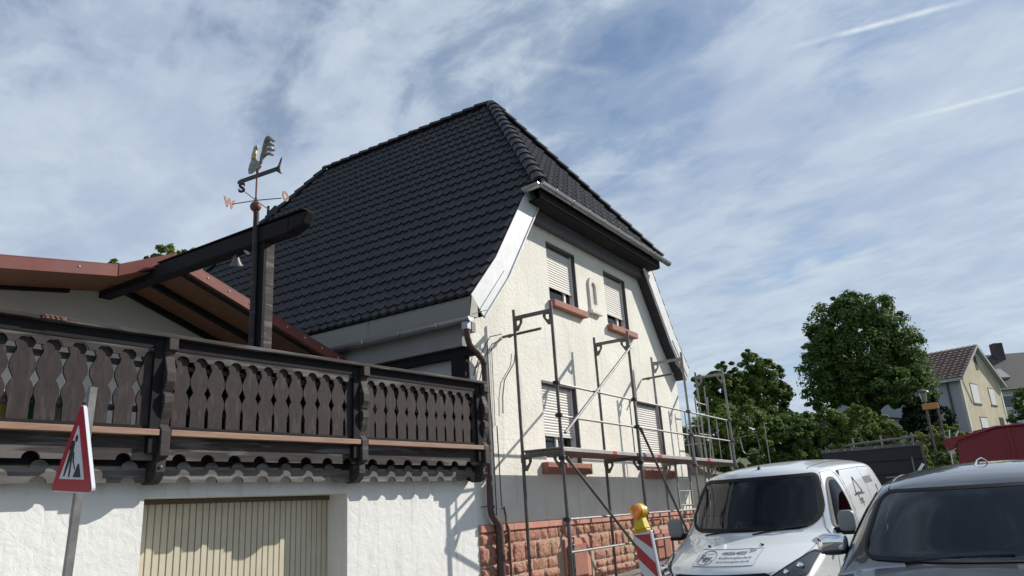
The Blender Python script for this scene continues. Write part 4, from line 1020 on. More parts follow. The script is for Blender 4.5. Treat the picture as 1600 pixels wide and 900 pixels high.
ws = rounded([(-.91, 1.17), (.95, 1.17), (.765, 1.775), (-.765, 1.775)], [.30, .30, .08, .08], 7)
ws = [(y, z-.055*(1-(y/.85)**2) if z < 1.4 else z+.03*(1-(y/.8)**2)) for y, z in ws]
wsd = dense(ws, .06)
ws_in = [(y*.93, 1.47+(z-1.47)*.90) for y, z in ws]
sconv = lambda x, z: (x, -2, z); sconv2 = lambda x, z: (x, 2, z)
sw = rounded([(1.62, 1.11), (2.62, 1.09), (2.50, 1.70), (2.12, 1.72)], [.10, .08, .12, .16], 5)
sw = [(x, z) for x, z in sw]
sw_in = [(2.2+(x-2.2)*.90, 1.4+(z-1.4)*.88) for x, z in sw]
tests = [lambda c: c.x < 2.1 and c.z > 1.0 and inside(ws_in, c.y, c.z), lambda c: abs(c.y) > .78 and inside(sw_in, c.x, c.z)]
cut_openings(vb, tests)
liner(vb, 'inner_lining', 'interior', van)
wsg = proj_patch(sk, ws, fconv, FD, .006).build('windscreen', 'glass_car', van, smooth=True)
proj_ring(sk, wsd, fconv, FD, .009, .045).build('windscreen_border', 'black_plastic', wsg, smooth=True)
for cv, d in ((sconv, (0, 1, 0)), (sconv2, (0, -1, 0))):
    g_ = proj_patch(sk, sw, cv, d, .006).build('door_window', 'glass_side', van, smooth=True)
    proj_ring(sk, dense(sw), cv, d, .009, .04).build('window_seal', 'black_plastic', g_, smooth=True)
b = MB()
for cv, d in ((sconv, (0, 1, 0)), (sconv2, (0, -1, 0))):
    for line in ([(1.50, .5), (1.50, 1.06), (1.95, 1.60), (2.14, 1.78), (2.55, 1.80), (2.70, 1.7), (2.74, .9), (2.7, .4)], [(2.80, .4), (2.80, 1.78), (4.0, 1.79), (5.15, 1.77)], [(4.0, 1.78), (4.0, .4)], [(2.8, .95), (5.1, .95)]):
        pts = []
        for (xa, za), (xb, zb) in zip(line, line[1:]):
            for k in range(8): p, _ = sk.hit(cv(xa+(xb-xa)*k/8, za+(zb-za)*k/8), d); pts.append(p-Vector(d)*.001)
        b.path(pts, .004, 4)
b.build('door_seams', 'print_grey', van)
b = MB()
for s_ in (-1, 1):
    pts = [sk.hit((x, s_*.62, 3), (0, 0, -1))[0]+Vector((0, 0, .004)) for x in (2.15, 2.5, 3, 3.6, 4.3, 5.0)]; b.path(pts, .007, 4)
b.build('roof_seam', 'print_grey', van)
# bonnet shut line
b = MB(); 
for s_ in (-1, 1):
    pts = [sk.hit((-2, s_*y, z), FD)[0]-Vector(FD)*.001 for y, z in [(.86, 1.02), (.84, .96), (.78, .90), (.70, .83), (.55, .79), (.3, .775), (0, .77)]]; b.path(pts, .004, 4)
b.build('bonnet_seam', 'print_grey', van)
gp = rounded([(-.50, .50), (.50, .50), (.58, .795), (-.58, .795)], .08); gr_ = proj_patch(sk, gp, fconv, FD, .008).build('grille', 'black_plastic', van, smooth=True)
b = MB()
for z in (.55, .61, .67): b.path([sk.hit((-2, y, z), FD)[0]-Vector((.014, 0, 0)) for y in [i*.1-.5 for i in range(11)]], .009, 6)
b.build('grille_bar', 'chrome', gr_)
for s_ in (-1, 1):
    hl = rounded([(s_*.52, .735), (s_*.56, .70), (s_*.90, .74), (s_*.93, .93), (s_*.86, .95)], .03)
    h_ = proj_patch(sk, hl, fconv, FD, .006, 10, 12).build('headlight', 'lens_dark', van, smooth=True)
    proj_ring(sk, dense(hl), fconv, FD, .010, .012).build('headlight_rim', 'black_plastic', h_)
    b = MB()
    for (y, z, r_) in ((.70, .785, .038), (.81, .825, .05)):
        p, n_ = sk.hit((-2, s_*y, z), FD); b.path([p-Vector((.012, 0, 0)), p-Vector((.018, 0, 0))], [r_, r_*.8], 16)
        b.path([p-Vector((.02, 0, 0)), p-Vector((.021, 0, 0))], [r_*.5, r_*.4], 12)
    p, _ = sk.hit((-2, s_*.63, .745), FD); q_, _ = sk.hit((-2, s_*.59, .75), FD); b.bar(p-Vector((.02, 0, 0)), q_-Vector((.02, 0, 0)), .012, .012)
    b.build('reflector', 'chrome', h_, smooth=True)
# badge board on the bonnet
def hconv(y, z): return (-2, y, z)
bp = [(-.365, .868), (.355, .868), (.37, 1.008), (-.37, 1.008)]
# board drawn in (y,z): y positive is the van's far side, so text runs towards -y
brd = proj_patch(sk, bp, fconv, FD, .003, 16, 40).build('sign_board', 'board_mag', van, smooth=True)
proj_ring(sk, dense(bp), fconv, FD, .0055, .0035).build('board_outline', 'print_grey', brd)
def el(cx, cy, rx, ry, n=28): return [(cx+rx*math.cos(2*math.pi*k/n), cy+ry*math.sin(2*math.pi*k/n)) for k in range(n)]
proj_ring(sk, el(.22, .938, .118, .060), fconv, FD, .0065, .005).build('logo_ring', 'print_grey', brd)
def vt(txt, size, y, z, bold=0): proj_text(sk, txt, size, y, z, fconv, FD, .0075, bold, -1, .62).build('lettering', 'print_grey', brd)
vt('Fey.', .115, .22, .912, .003); vt('Heizungsbau', .026, .22, .966)
vt('06026/4025', .056, -.09, .962, .001); vt('info@heizungsbau-fey.de', .036, -.125, .930, .0002); vt('www.heizungsbau-fey.de', .036, -.125, .899, .0002)
b = MB()
for (y, z) in ((.055, .975), (.055, .94), (.055, .907)): 
    p, _ = sk.hit((-2, y, z), FD); b.path([p+_*.006, p+_*.008], .009, 10)
for p_ in ([(-.27, .985), (-.24, .995), (-.30, .992)], [(-.24, .975), (-.29, .98), (-.31, .99), (-.29, .993)]):
    b.path([sk.hit((-2, y, z), FD)[0]+Vector((0, 0, .008)) for y, z in p_], .003, 4)
b.build('icon', 'print_grey', brd)
for y in (.315, -.335):
    p, _ = sk.hit((-2, y, 1.03), FD); b = MB(); b.sphere((p.x, p.y, p.z+.008), .016, 10, 8, (1.3, 1, .8)); b.path([(p.x, p.y, p.z), (p.x+.02, p.y+.03, p.z+.02)], .006, 5); b.build('washer_jet', 'black_plastic', van)
# wipers
b = MB()
for (ys, ye) in ((.55, -.10), (-.12, -.70)):
    p0, _ = sk.hit((-2, ys, 1.125), FD); p1, _ = sk.hit((-2, (ys+ye)/2, 1.155), FD); p2, _ = sk.hit((-2, ye, 1.175), FD)
    b.path([p0-Vector((.02, 0, 0)), p1-Vector((.035, 0, -.01)), p2-Vector((.025, 0, 0))], .009, 6)
b.build('wiper', 'black_plastic', van)
b = MB(); b.path([(2.02, -.02, 1.88), (2.05, -.02, 1.90)], .022, 8); b.path([(2.04, -.02, 1.90), (2.18, -.03, 2.20)], [.006, .003], 6); b.build('aerial', 'black_plastic', van)
def mirror(par, x, y, z, s_, mm, sz=(.09, .115, .15), arm_m='black_plastic', lower=True):
    b = MB(); b.sphere((x, y, z), 1, 20, 14, sz); o = b.build('wing_mirror', mm, par, smooth=True, angle=180)
    me = o.data
    for v in me.vertices:
        for ax_, c, r_ in ((0, x, sz[0]), (1, y, sz[1]), (2, z, sz[2])):
            t = (v.co[ax_]-c)/r_; v.co[ax_] = c+r_*math.copysign(abs(t)**.55, t)
    b = MB(); b.bar((x+.02, y-s_*sz[1]*.7, z-sz[2]*.8), (x+.04, y-s_*(sz[1]+.14), z-sz[2]*.95), .08, .07); 
    if lower: b.box(x-sz[0]*.8, x+sz[0]*.8, y-sz[1]*.85, y+sz[1]*.85, z-sz[2]*1.25, z-sz[2]*.9)
    b.build('mirror_arm', arm_m, o, bevel=.015); return o
mirror(van, 1.62, -1.12, 1.20, -1, 'grey_plastic', (.06, .10, .125)); mirror(van, 1.62, 1.12, 1.20, 1, 'grey_plastic', (.06, .10, .125))
# inside
b = MB(); b.box(1.35, 1.85, -.80, .80, .78, 1.06); b.build('dashboard', 'interior', van, bevel=.06)
b = MB(); b.box(2.78, 2.80, -.86, .86, .4, 1.78); b.build('bulkhead', 'interior_light', van)
for y in (-.45, .15, .52):
    b = MB(); b.box(2.05, 2.5, y-.2, y+.2, .75, .92); b.bar((2.5, y, .85), (2.62, y, 1.42), .38, .10, up=(0, 1, 0)); b.box(2.58, 2.66, y-.12, y+.12, 1.44, 1.62); b.build('seat', 'interior', van, bevel=.03)
b = MB(); b.path([(1.92+.02*math.cos(a), -.45+.18*math.sin(a), 1.10+.17*math.cos(a)) for a in [2*math.pi*k/20 for k in range(21)]], .014, 6); b.path([(1.92, -.45, 1.1), (1.8, -.45, .98)], .03, 6); b.build('steering_wheel', 'interior', van)
b = MB(); b.add([(1.72, .50, 1.09), (1.66, .70, 1.10), (1.78, .72, 1.32), (1.84, .53, 1.30)], [(0, 1, 2, 3)]); b.build('paper_sheet', 'paper', van)
# side lettering: a drawn emblem and address lines, small and distant
def st_(txt, size, x, z, bold=0): proj_text(sk, txt, size, x, z, sconv, (0, 1, 0), .004, bold, 1).build('side_lettering', 'print_grey', van)
st_('Fey.', .16, 3.35, 1.30, .004); st_('HEIZUNG', .13, 4.25, 1.55, .004); st_('06026/4025', .10, 4.3, 1.20)
b = MB()
for pl_ in ([(3.15, 1.45), (3.35, 1.66), (3.55, 1.45), (3.15, 1.45)], [(3.05, 1.43), (3.65, 1.43)]): b.path([sk.hit(sconv(x, z), (0, 1, 0))[0]-Vector((0, .003, 0)) for x, z in pl_], .010, 4)
b.path([sk.hit(sconv(4.62, z), (0, 1, 0))[0]-Vector((0, .003, 0)) for z in (1.5, 1.2, .9)], .014, 4)
b.build('side_emblem', 'print_grey', van)
for (x, y) in ((.95, .86), (4.25, .86)):
    for s_ in (-1, 1): wheel(van, x, s_*y, .34, .23, s_)

# ---- dark grey pickup in front
pk = empty('parked_pickup', (4.05, .20, .0), 0, 'dark grey car with a chrome wing mirror nearest to the camera', 'car', ry=R(-1.6))
PS = [(-.02, .55, .72, 0, .2, .80, .5, .35), (-.03, .75, .78, 0, .22, .86, .68, .33), (0.0, .93, .80, .02, .24, .90, .75, .32), (.08, 1.0, .80, .03, .26, .92, .82, .32), (.3, 1.045, .80, .05, .26, .94, .88, .32), (.7, 1.085, .80, .06, .26, .95, .93, .32), (1.1, 1.105, .81, .06, .27, .95, .97, .32), (1.38, 1.12, .82, .06, .28, .955, 1.0, .32), (1.46, 1.13, .83, .055, .28, .955, 1.02, .32),
      (1.62, 1.225, .815, .06, .28, .955, 1.03, .32), (1.82, 1.345, .785, .06, .26, .955, 1.04, .32), (2.02, 1.465, .75, .065, .24, .955, 1.04, .32), (2.18, 1.555, .72, .07, .22, .955, 1.05, .32), (2.30, 1.600, .705, .07, .18, .955, 1.05, .32), (2.46, 1.635, .70, .075, .12, .955, 1.05, .32), (2.8, 1.675, .71, .085, .04, .955, 1.05, .32),
      (3.3, 1.70, .715, .09, 0, .955, 1.05, .32), (3.9, 1.70, .71, .09, 0, .955, 1.05, .32), (4.4, 1.67, .70, .09, 0, .95, 1.05, .34), (4.75, 1.60, .68, .10, 0, .94, 1.04, .36), (4.95, 1.3, .70, .10, 0, .92, 1.0, .4), (5.0, .9, .72, .1, 0, .90, .7, .42)]
pb = car_body(PS).build('body', 'car_grey', pk, smooth=True, angle=180); apply_subsurf(pb, 2); pb.data.polygons.foreach_set('use_smooth', [True]*len(pb.data.polygons))
sk2 = Skin(pb)
ws = rounded([(-.80, 1.13), (.80, 1.13), (.675, 1.535), (-.675, 1.535)], [.12, .12, .10, .10], 6)
ws = [(y, z-.015*(1-(y/.8)**2) if z < 1.3 else z+.035*(1-(y/.7)**2)) for y, z in ws]
ws_in = [(y*.94, 1.34+(z-1.34)*.88) for y, z in ws]
sw = rounded([(2.0, 1.09), (3.3, 1.09), (3.2, 1.52), (2.62, 1.53)], [.06, .05, .06, .12], 5); sw2 = rounded([(3.38, 1.09), (4.4, 1.09), (4.25, 1.50), (3.36, 1.52)], [.05, .05, .12, .05], 5)
sin_ = [(2.65+(x-2.65)*.9, 1.31+(z-1.31)*.85) for x, z in sw]; sin2 = [(3.8+(x-3.8)*.9, 1.31+(z-1.31)*.85) for x, z in sw2]
cut_openings(pb, [lambda c: c.x < 2.6 and c.z > 1.0 and inside(ws_in, c.y, c.z), lambda c: abs(c.y) > .7 and (inside(sin_, c.x, c.z) or inside(sin2, c.x, c.z))])
liner(pb, 'inner_lining', 'interior', pk, .03)
wsg = proj_patch(sk2, ws, fconv, FD, .005).build('windscreen', 'glass_car', pk, smooth=True)
proj_ring(sk2, dense(ws), fconv, FD, .007, .022).build('windscreen_border', 'black_plastic', wsg, smooth=True)
for cv, d in ((sconv, (0, 1, 0)), (sconv2, (0, -1, 0))):
    for q in (sw, sw2):
        g_ = proj_patch(sk2, q, cv, d, .005).build('door_window', 'glass_side', pk, smooth=True); proj_ring(sk2, dense(q), cv, d, .007, .03).build('window_seal', 'black_plastic', g_)
b = MB(); b.box(1.55, 2.0, -.75, .75, .85, 1.08); b.build('dashboard', 'interior', pk, bevel=.05)
for y in (-.38, .38):
    b = MB(); b.box(2.4, 2.9, y-.25, y+.25, .75, .95); b.bar((2.9, y, .88), (3.05, y, 1.30), .44, .12, up=(0, 1, 0)); b.box(3.02, 3.10, y-.13, y+.13, 1.32, 1.50); b.build('seat', 'interior', pk, bevel=.04)
b = MB(); b.path([(2.12+.02*math.cos(a), -.38+.18*math.sin(a), 1.10+.16*math.cos(a)) for a in [2*math.pi*k/20 for k in range(21)]], .014, 6); b.path([(2.12, -.38, 1.1), (2.0, -.38, 1.0)], .03, 6); b.build('steering_wheel', 'interior', pk)
b = MB(); b.box(2.36, 2.39, -.12, .12, 1.44, 1.50); b.build('rear_mirror', 'interior', pk, bevel=.01)
mo = mirror(pk, 2.16, 1.03, 1.20, 1, 'chrome', (.07, .105, .075), 'black_plastic', False); mirror(pk, 2.10, -1.06, 1.20, -1, 'chrome', (.085, .125, .085), 'black_plastic', False)
b = MB()
for s_ in (-1, 1):
    b.path([sk2.hit((x, s_*.62, 3), (0, 0, -1))[0]+Vector((0, 0, .002)) for x in (2.45, 2.8, 3.3, 3.9, 4.4)], .008, 5)
    b.path([sk2.hit((x, s_*y, 3), (0, 0, -1))[0]+Vector((0, 0, .002)) for x, y in ((.15, .66), (.6, .74), (1.1, .78), (1.42, .80))], .005, 4)
b.build('panel_seam', 'black_plastic', pk)
b = MB()
for (ys, ye) in ((.5, -.1), (-.15, -.65)):
    p0, _ = sk2.hit((-2, ys, 1.125), FD); p2, _ = sk2.hit((-2, ye, 1.16), FD); b.path([p0-Vector((.02, 0, 0)), (p0+p2)/2-Vector((.04, 0, -.01)), p2-Vector((.02, 0, 0))], .009, 6)
b.build('wiper', 'black_plastic', pk)
for s_ in (-1, 1):
    hl = rounded([(s_*.50, .80), (s_*.86, .78), (s_*.88, .92), (s_*.55, .90)], .03); proj_patch(sk2, hl, fconv, FD, .006, 8, 10).build('headlight', 'lens', pk, smooth=True)
gp = rounded([(-.45, .55), (.45, .55), (.48, .88), (-.48, .88)], .06); proj_patch(sk2, gp, fconv, FD, .008).build('grille', 'black_plastic', pk)
b = MB(); b.path([(2.9, .05, 1.675), (2.91, .03, 1.71), (2.94, 0, 1.725), (2.97, -.02, 1.71), (3.0, -.04, 1.68)], .006, 6); b.build('roof_handle', 'chrome', pk)
for x in (.88, 4.1):
    for s_ in (-1, 1): wheel(pk, x, s_*.82, .36, .24, s_)

# ---- black box truck and red tipper further up the road
tk = empty('box_truck', (19.6, 2.0, gz(19.6, 2.5)), R(8), 'black box trailer with racks on its roof parked behind the white van', 'trailer')
b = MB(); b.box(0, 4.5, -.35, 1.75, .75, 2.10); b.build('box', 'truck_black', tk, bevel=.02)
b = MB(); b.box(-.03, 0, -.38, 1.78, 2.04, 2.12); b.box(0, 4.5, -.37, -.34, 2.05, 2.12); b.box(-.03, 0, -.38, -.32, .75, 2.05); b.build('edge_rail', 'galv_dark', tk)
b = MB()
for y in (-.2, .0, .45, .6, 1.1, 1.25, 1.6): b.sphere((-.036, y, 2.08), .014, 6, 5)
b.build('rivet', 'frame_white', tk)
b = MB()
for z in (1.15, 1.45, 1.75): b.box(-.02, -.002, -.32, 1.74, z, z+.012)
b.build('panel_rib', 'wood_deep', tk)
b = MB(); b.path([(.1, -.3, 2.26), (.1, 1.1, 2.20)], .022, 6); b.path([(.5, -.3, 2.27), (.5, 1.3, 2.2)], .022, 6)
for y in (-.2, .45, 1.05): b.path([(.1, y, 2.10), (.1, y, 2.35)], .02, 6)
b.build('roof_rack', 'galv', tk)
b = MB(); b.box(-.02, -.01, -.12, -.09, 1.35, 1.8); b.box(-.02, -.01, .2, .5, 1.38, 1.41); b.box(-.02, -.01, .2, .42, 1.30, 1.32); b.build('latch', 'grey_plastic', tk)
for x in (1.2, 3.3):
    for y in (-.2, 1.6): wheel(tk, x, y, .4, .25, -1 if y < 0 else 1)
rt = empty('red_tipper', (17.8, .95, gz(17.8, .5)), R(0), 'dark red tipper body raised behind the dark grey car', 'tipper trailer')
b = MB(); b.poly([(0, 0, 1.15), (0, -3.2, 1.15), (0, -3.2, 2.22), (0, -1.6, 2.24), (0, -.80, 2.24), (0, -.10, 2.06)], (.05, 0, 0))
b.poly([(3.0, 0, 1.15), (3.0, -3.2, 1.15), (3.0, -3.2, 2.22), (3.0, -.80, 2.24), (3.0, -.10, 2.06)], (.05, 0, 0)); b.box(.05, 3, -3.2, -.02, 1.12, 1.17); b.quad((0.05, -.02, 1.15), (3, -.02, 1.15), (3, -.10, 2.06), (.05, -.10, 2.06)); b.quad((0.05, -3.2, 1.15), (3, -3.2, 1.15), (3, -3.2, 2.22), (.05, -3.2, 2.22))
b.build('tipper_body', 'truck_red', rt)
b = MB(); b.path([(-.02, -.10, 2.06), (-.02, -.80, 2.245), (-.02, -1.6, 2.245), (-.02, -3.2, 2.225)], .028, 8)
for y in (-1.0, -1.9, -2.8): b.box(-.035, -.001, y-.03, y+.03, 1.16, 2.22)
b.build('rim_rail', 'truck_red', rt)
b = MB(); b.poly([(-.03, .14, 1.98), (-.03, .17, 2.08), (-.03, .02, 2.12), (-.03, -.62, 2.20), (-.03, -.62, 2.14), (-.03, -.10, 2.02), (-.03, -.0, 1.90), (-.03, .06, 1.88)], (.20, 0, 0)); b.bar((.1, -.05, 2.12), (.6, -.75, 2.26), .05, .03); b.bar((.1, -.4, 2.20), (.1, -.85, 2.27), .08, .03); b.build('rim_flap', 'truck_red', rt)
for pp in ([(-.02, .02, 2.12), (-.02, -.01, 2.28)], [(.05, -.10, 2.15), (.05, -.16, 2.25)], [(-.04, .05, 1.86), (-.04, .06, 1.66), (-.04, .075, 1.45)]):
    b = MB(); b.path(pp, .013, 5); b.build('strap', 'frame_white', rt)
for y in (-.3, -2.7): wheel(rt, 1.5, y, .38, .22, 1)
b = MB(); b.box(-.8, 3.0, -1.75, -1.45, .5, .62); b.box(.2, 2.9, -2.9, -.2, .62, .70); b.bar((1.5, -1.6, .6), (1.5, -1.6, 1.15), .12, .12); b.box(1.4, 1.6, -2.7, -.3, .33, .43); b.build('chassis', 'galv_dark', rt)
for (x, y, ln, nm) in ((16.9, 1.52, .5, 'left of two white tipped delineator stakes between trailer and tipper'),):
    r_ = empty('stake', (x, y, gz(x, y)), 0, 'white topped stake between the black trailer and the red tipper', 'stake')
    b = MB(); b.path([(0, 0, 0), (0, 0, 1.50)], .018, 6); b.build('pole', 'galv_dark', r_)
    b = MB(); b.bar((0, .12, 1.45), (0, -.06, 1.68), .05, .03, up=(1, 0, 0)); b.build('board', 'frame_white', r_)

# ================================================================ FAR HOUSES
YA = R(-15.7)
yh = empty('yellow_house', (57.82, 1.82, gz(57.8, 1.8)), YA, 'pale yellow two-storey house with reddish brown gable roof on the rise', 'house')
g0 = gz(57.8, 1.8)
def zz(z): return z-g0
HW = 7.9; HD = 9.0; ZE = zz(8.75); ZA = zz(11.1)
b = MB(); b.poly([(0, 0, -2), (HW, 0, -2), (HW, 0, ZE), (HW/2, 0, ZA-.15), (0, 0, ZE)], (0, .15, 0)); b.build('front_wall', 'house_yellow', yh)
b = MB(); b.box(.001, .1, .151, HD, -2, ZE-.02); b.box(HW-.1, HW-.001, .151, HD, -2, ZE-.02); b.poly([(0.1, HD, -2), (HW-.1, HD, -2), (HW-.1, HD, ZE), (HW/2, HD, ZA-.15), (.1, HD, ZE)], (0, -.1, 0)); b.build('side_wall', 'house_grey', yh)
b = MB(); b.box(-.03, .22, -.03, 0, -2, ZE); b.box(HW-.22, HW+.03, -.03, 0, -2, ZE)
b.bar((.1, -.02, ZE-.15), (HW/2, -.02, ZA-.4), .04, .25, up=(0, 0, 1)); b.bar((HW-.1, -.02, ZE-.15), (HW/2, -.02, ZA-.4), .04, .25, up=(0, 0, 1)); b.build('corner_band', 'house_white', yh)
b = MB(); sl_ = (ZA-ZE)/(HW/2); ln_ = math.hypot(HW/2+.4, (HW/2+.4)*sl_)
for s_ in (-1, 1):
    nv = Vector((s_*sl_, 0, 1)).normalized(); dv = Vector((s_*1, 0, -sl_)).normalized()
    tile_sheet(b, lambda u, v: Vector((HW/2, 0, ZA))+Vector((0, u, 0))+dv*v, lambda v: nv, ln_, lambda v: (-.35, HD+.2), course=.42, tw=.36, amp=.05, lift=.05, ns=4)
b.build('roof', 'tile_red', yh, smooth=True, angle=50)
b = MB()
for s_ in (-1, 1): b.poly([(HW/2, -.35, ZA-.02), (HW/2+s_*(HW/2+.4), -.35, ZA-.02-sl_*(HW/2+.4)), (HW/2+s_*(HW/2+.4), -.35, ZA-.2-sl_*(HW/2+.4)), (HW/2, -.35, ZA-.2)], (0, HD+.5, 0))
b.build('eaves', 'plaster_grey', yh)
for (x0, x1, z0, z1, sh) in ((1.65, 3.05, 6.95, 8.25, 0), (5.15, 6.25, 7.0, 8.15, 0), (2.1, 3.5, 4.75, 6.0, .45), (6.05, 6.9, 4.9, 6.1, 1)):
    b = MB(); b.box(x0-.08, x1+.08, -.05, -.002, zz(z0)-.10, zz(z0)-.02); b.box(x0-.05, x1+.05, -.012, -.002, zz(z0)-.02, zz(z1)+.05); wf = b.build('window', 'frame_brown', yh)
    b = MB(); b.box(x0+.04, x1-.04, -.03, -.013, zz(z0)+(z1-z0)*sh, zz(z1)-.03); 
    if sh < 1: b.build('shutter', 'frame_white', wf)
    b = MB(); b.box(x0+.04, x1-.04, -.02, -.013, zz(z0), zz(z0)+(z1-z0)*max(.02, sh-.01)); b.build('pane', 'lens_dark', wf)
b = MB(); b.box(HW/2-.22, HW/2+.22, -.02, -.002, ZA-1.75, ZA-.75); b.build('attic_opening', 'interior', yh)
b = MB(); b.path([(-.25, .3, ZE-.12), (-.06, .8, ZE-.5), (-.06, .8, -2)], .07, 6); b.build('downpipe', 'frame_brown', yh)
b = MB(); b.path([(.35, -.03, ZE-.3), (1.35, -.03, zz(6.9))], .02, 4); b.build('cable', 'cable', yh)
dh = empty('grey_roofed_house', (68.7, -.2, gz(68, 0)), R(-62), 'white house with dark grey roof and chimney at the right picture edge', 'house')
g1 = gz(68, 0)
b = MB(); b.box(-.6, 12, 0, 8, -2, 8.7-g1); b.build('wall', 'house_white', dh)
b = MB(); b.poly([(-1.1, -.6, 8.45-g1), (-1.1, 4, 11.9-g1), (-1.1, 8.6, 8.45-g1)], (14, 0, 0)); rf2 = b.build('roof', 'tile_grey', dh)
b = MB(); b.box(2.2, 2.9, 3.2, 3.9, 11-g1, 12.7-g1); b.build('chimney', 'tile_grey', rf2)
b = MB(); b.poly([(-.1, .75, 9.46-g1), (1.5, .75, 9.46-g1), (1.5, 1.85, 10.285-g1), (-.1, 1.85, 10.285-g1)], (0, -.07, .10)); b.build('skylight', 'house_grey', rf2)
for (x0, z0) in ((.0, 7.1), (3.4, 7.1), (6.5, 7.1)):
    b = MB(); b.box(x0, x0+1.2, -.03, -.003, z0-g1, z0+1.0-g1); w_ = b.build('window', 'frame_white', dh)
    b = MB(); b.box(x0+.08, x0+1.12, -.04, -.031, z0+.08-g1, z0+.92-g1); b.build('pane', 'lens_dark', w_)
b = MB(); b.box(-.6, 9, -2.2, -.1, 5.5-g1, 5.65-g1); b.box(-.4, -.3, -2.1, -2.0, -2, 5.5-g1); b.box(4, 4.1, -2.1, -2.0, -2, 5.5-g1); b.build('carport', 'wood_deep', dh)
ht = empty('garden_hut', (22.6, 8.3, gz(22.6, 8.3)), R(8), 'small hut with brown tiled roof beyond the end of the scaffold', 'hut')
b = MB(); b.box(0, 2.4, -.5, 1.3, 0, 1.85); b.build('wall', 'plaster_grey', ht)
b = MB(); b.poly([(-.15, -.65, 1.8), (-.15, .3, 2.55), (-.15, 1.5, 1.8)], (2.7, 0, 0)); b.build('roof', 'hut_tile', ht)
b = MB(); b.box(.3, .6, .5, .8, 2.2, 3.1); b.build('chimney', 'sandstone_smooth', ht)
# street lamp with an orange box behind
for (dx, dy, h, kind) in ((0, 0, 3.2, 'street_lamp'), (.25, -.50, 2.7, 'sign_post')):
    x, y = 33.9+dx, 2.42+dy; zb = gz(x, y)
    if kind == 'street_lamp':
        r_ = empty(kind, (x, y, zb), 0, 'slim street lamp with glass lantern in front of the trees', 'street lamp')
        b = MB(); b.path([(0, 0, 0), (0, 0, 4.9-zb)], .045, 8); b.build('pole', 'galv_dark', r_)
        b = MB(); b.path([(0, 0, 4.9-zb), (0, 0, 5.25-zb)], [.09, .14], 8); b.build('lantern', 'lens', r_)
        b = MB(); b.path([(0, 0, 5.25-zb), (0, 0, 5.32-zb), (0, 0, 5.40-zb)], [.24, .20, .03], 12); b.build('lamp_cap', 'frame_brown', r_)
    else:
        r_ = empty(kind, (x-.3, y+.1, zb), 0, 'dark post carrying an orange box beside the street lamp', 'post')
        b = MB(); b.path([(0, 0, 0), (0, 0, 4.75-zb)], .04, 8); b.build('pole', 'galv_dark', r_)
        b = MB(); b.box(-.08, .08, -.05, .52, 4.58-zb, 4.82-zb); b.build('box', 'orange_box', r_, bevel=.02)

# ================================================================ TREES AND HEDGES
def leaves(name, pts, nrm, size, mm, parent):
    """pts (n,3) centres; each leaf a small bent quad"""
    n = len(pts); a = rng.normal(size=(n, 3)); a -= nrm*(a*nrm).sum(1, keepdims=True); a /= np.linalg.norm(a, axis=1, keepdims=True)+1e-9; c = np.cross(nrm, a)
    s_ = size*rng.uniform(.6, 1.3, (n, 1)); v = np.empty((n, 4, 3)); v[:, 0] = pts-a*s_; v[:, 1] = pts-c*s_*.55; v[:, 2] = pts+a*s_; v[:, 3] = pts+c*s_*.55+nrm*s_*.15
    me = bpy.data.meshes.new(name); me.vertices.add(4*n); me.vertices.foreach_set('co', v.reshape(-1)); me.loops.add(4*n); me.loops.foreach_set('vertex_index', np.arange(4*n)); me.polygons.add(n)
    me.polygons.foreach_set('loop_start', np.arange(0, 4*n, 4)); me.polygons.foreach_set('loop_total', np.full(n, 4)); me.update(calc_edges=True); me.materials.append(MATS[mm])
    o = bpy.data.objects.new(name, me); COL.objects.link(o); o.parent = parent; return o
def crown_pts(lobes, n, puffs=26, puff=.32, droop=.0):
    """lobes: (cx,cy,cz,rx,ry,rz). Leaves sit in puffs spread over and through each lobe."""
    vol = np.array([l[3]*l[5] for l in lobes]); vol = vol/vol.sum(); P_ = []; Nr = []
    for l, w in zip(lobes, vol):
        k = max(6, int(puffs*len(lobes)*w)); c = np.array(l[:3]); r_ = np.array(l[3:6])
        d = rng.normal(size=(k, 3)); d /= np.linalg.norm(d, axis=1, keepdims=True); rad = rng.uniform(.45, 1.05, (k, 1))**.6
        pc = c+d*r_*rad; ps = puff*min(l[3], l[5])*rng.uniform(.55, 1.25, (k, 1))
        m_ = int(n*w/k)+1
        q = rng.normal(size=(k, m_, 3)); q /= np.linalg.norm(q, axis=2, keepdims=True); q *= rng.uniform(.2, 1.0, (k, m_, 1))**.5
        pp = pc[:, None, :]+q*ps[:, None, :]*np.array([1.15, 1.15, .8]); P_.append(pp.reshape(-1, 3))
        nn = q+d[:, None, :]*.5+np.array([0, 0, .5])+rng.normal(size=q.shape)*.45; Nr.append(nn.reshape(-1, 3))
    P_ = np.concatenate(P_); Nr = np.concatenate(Nr); Nr /= np.linalg.norm(Nr, axis=1, keepdims=True); return P_, Nr
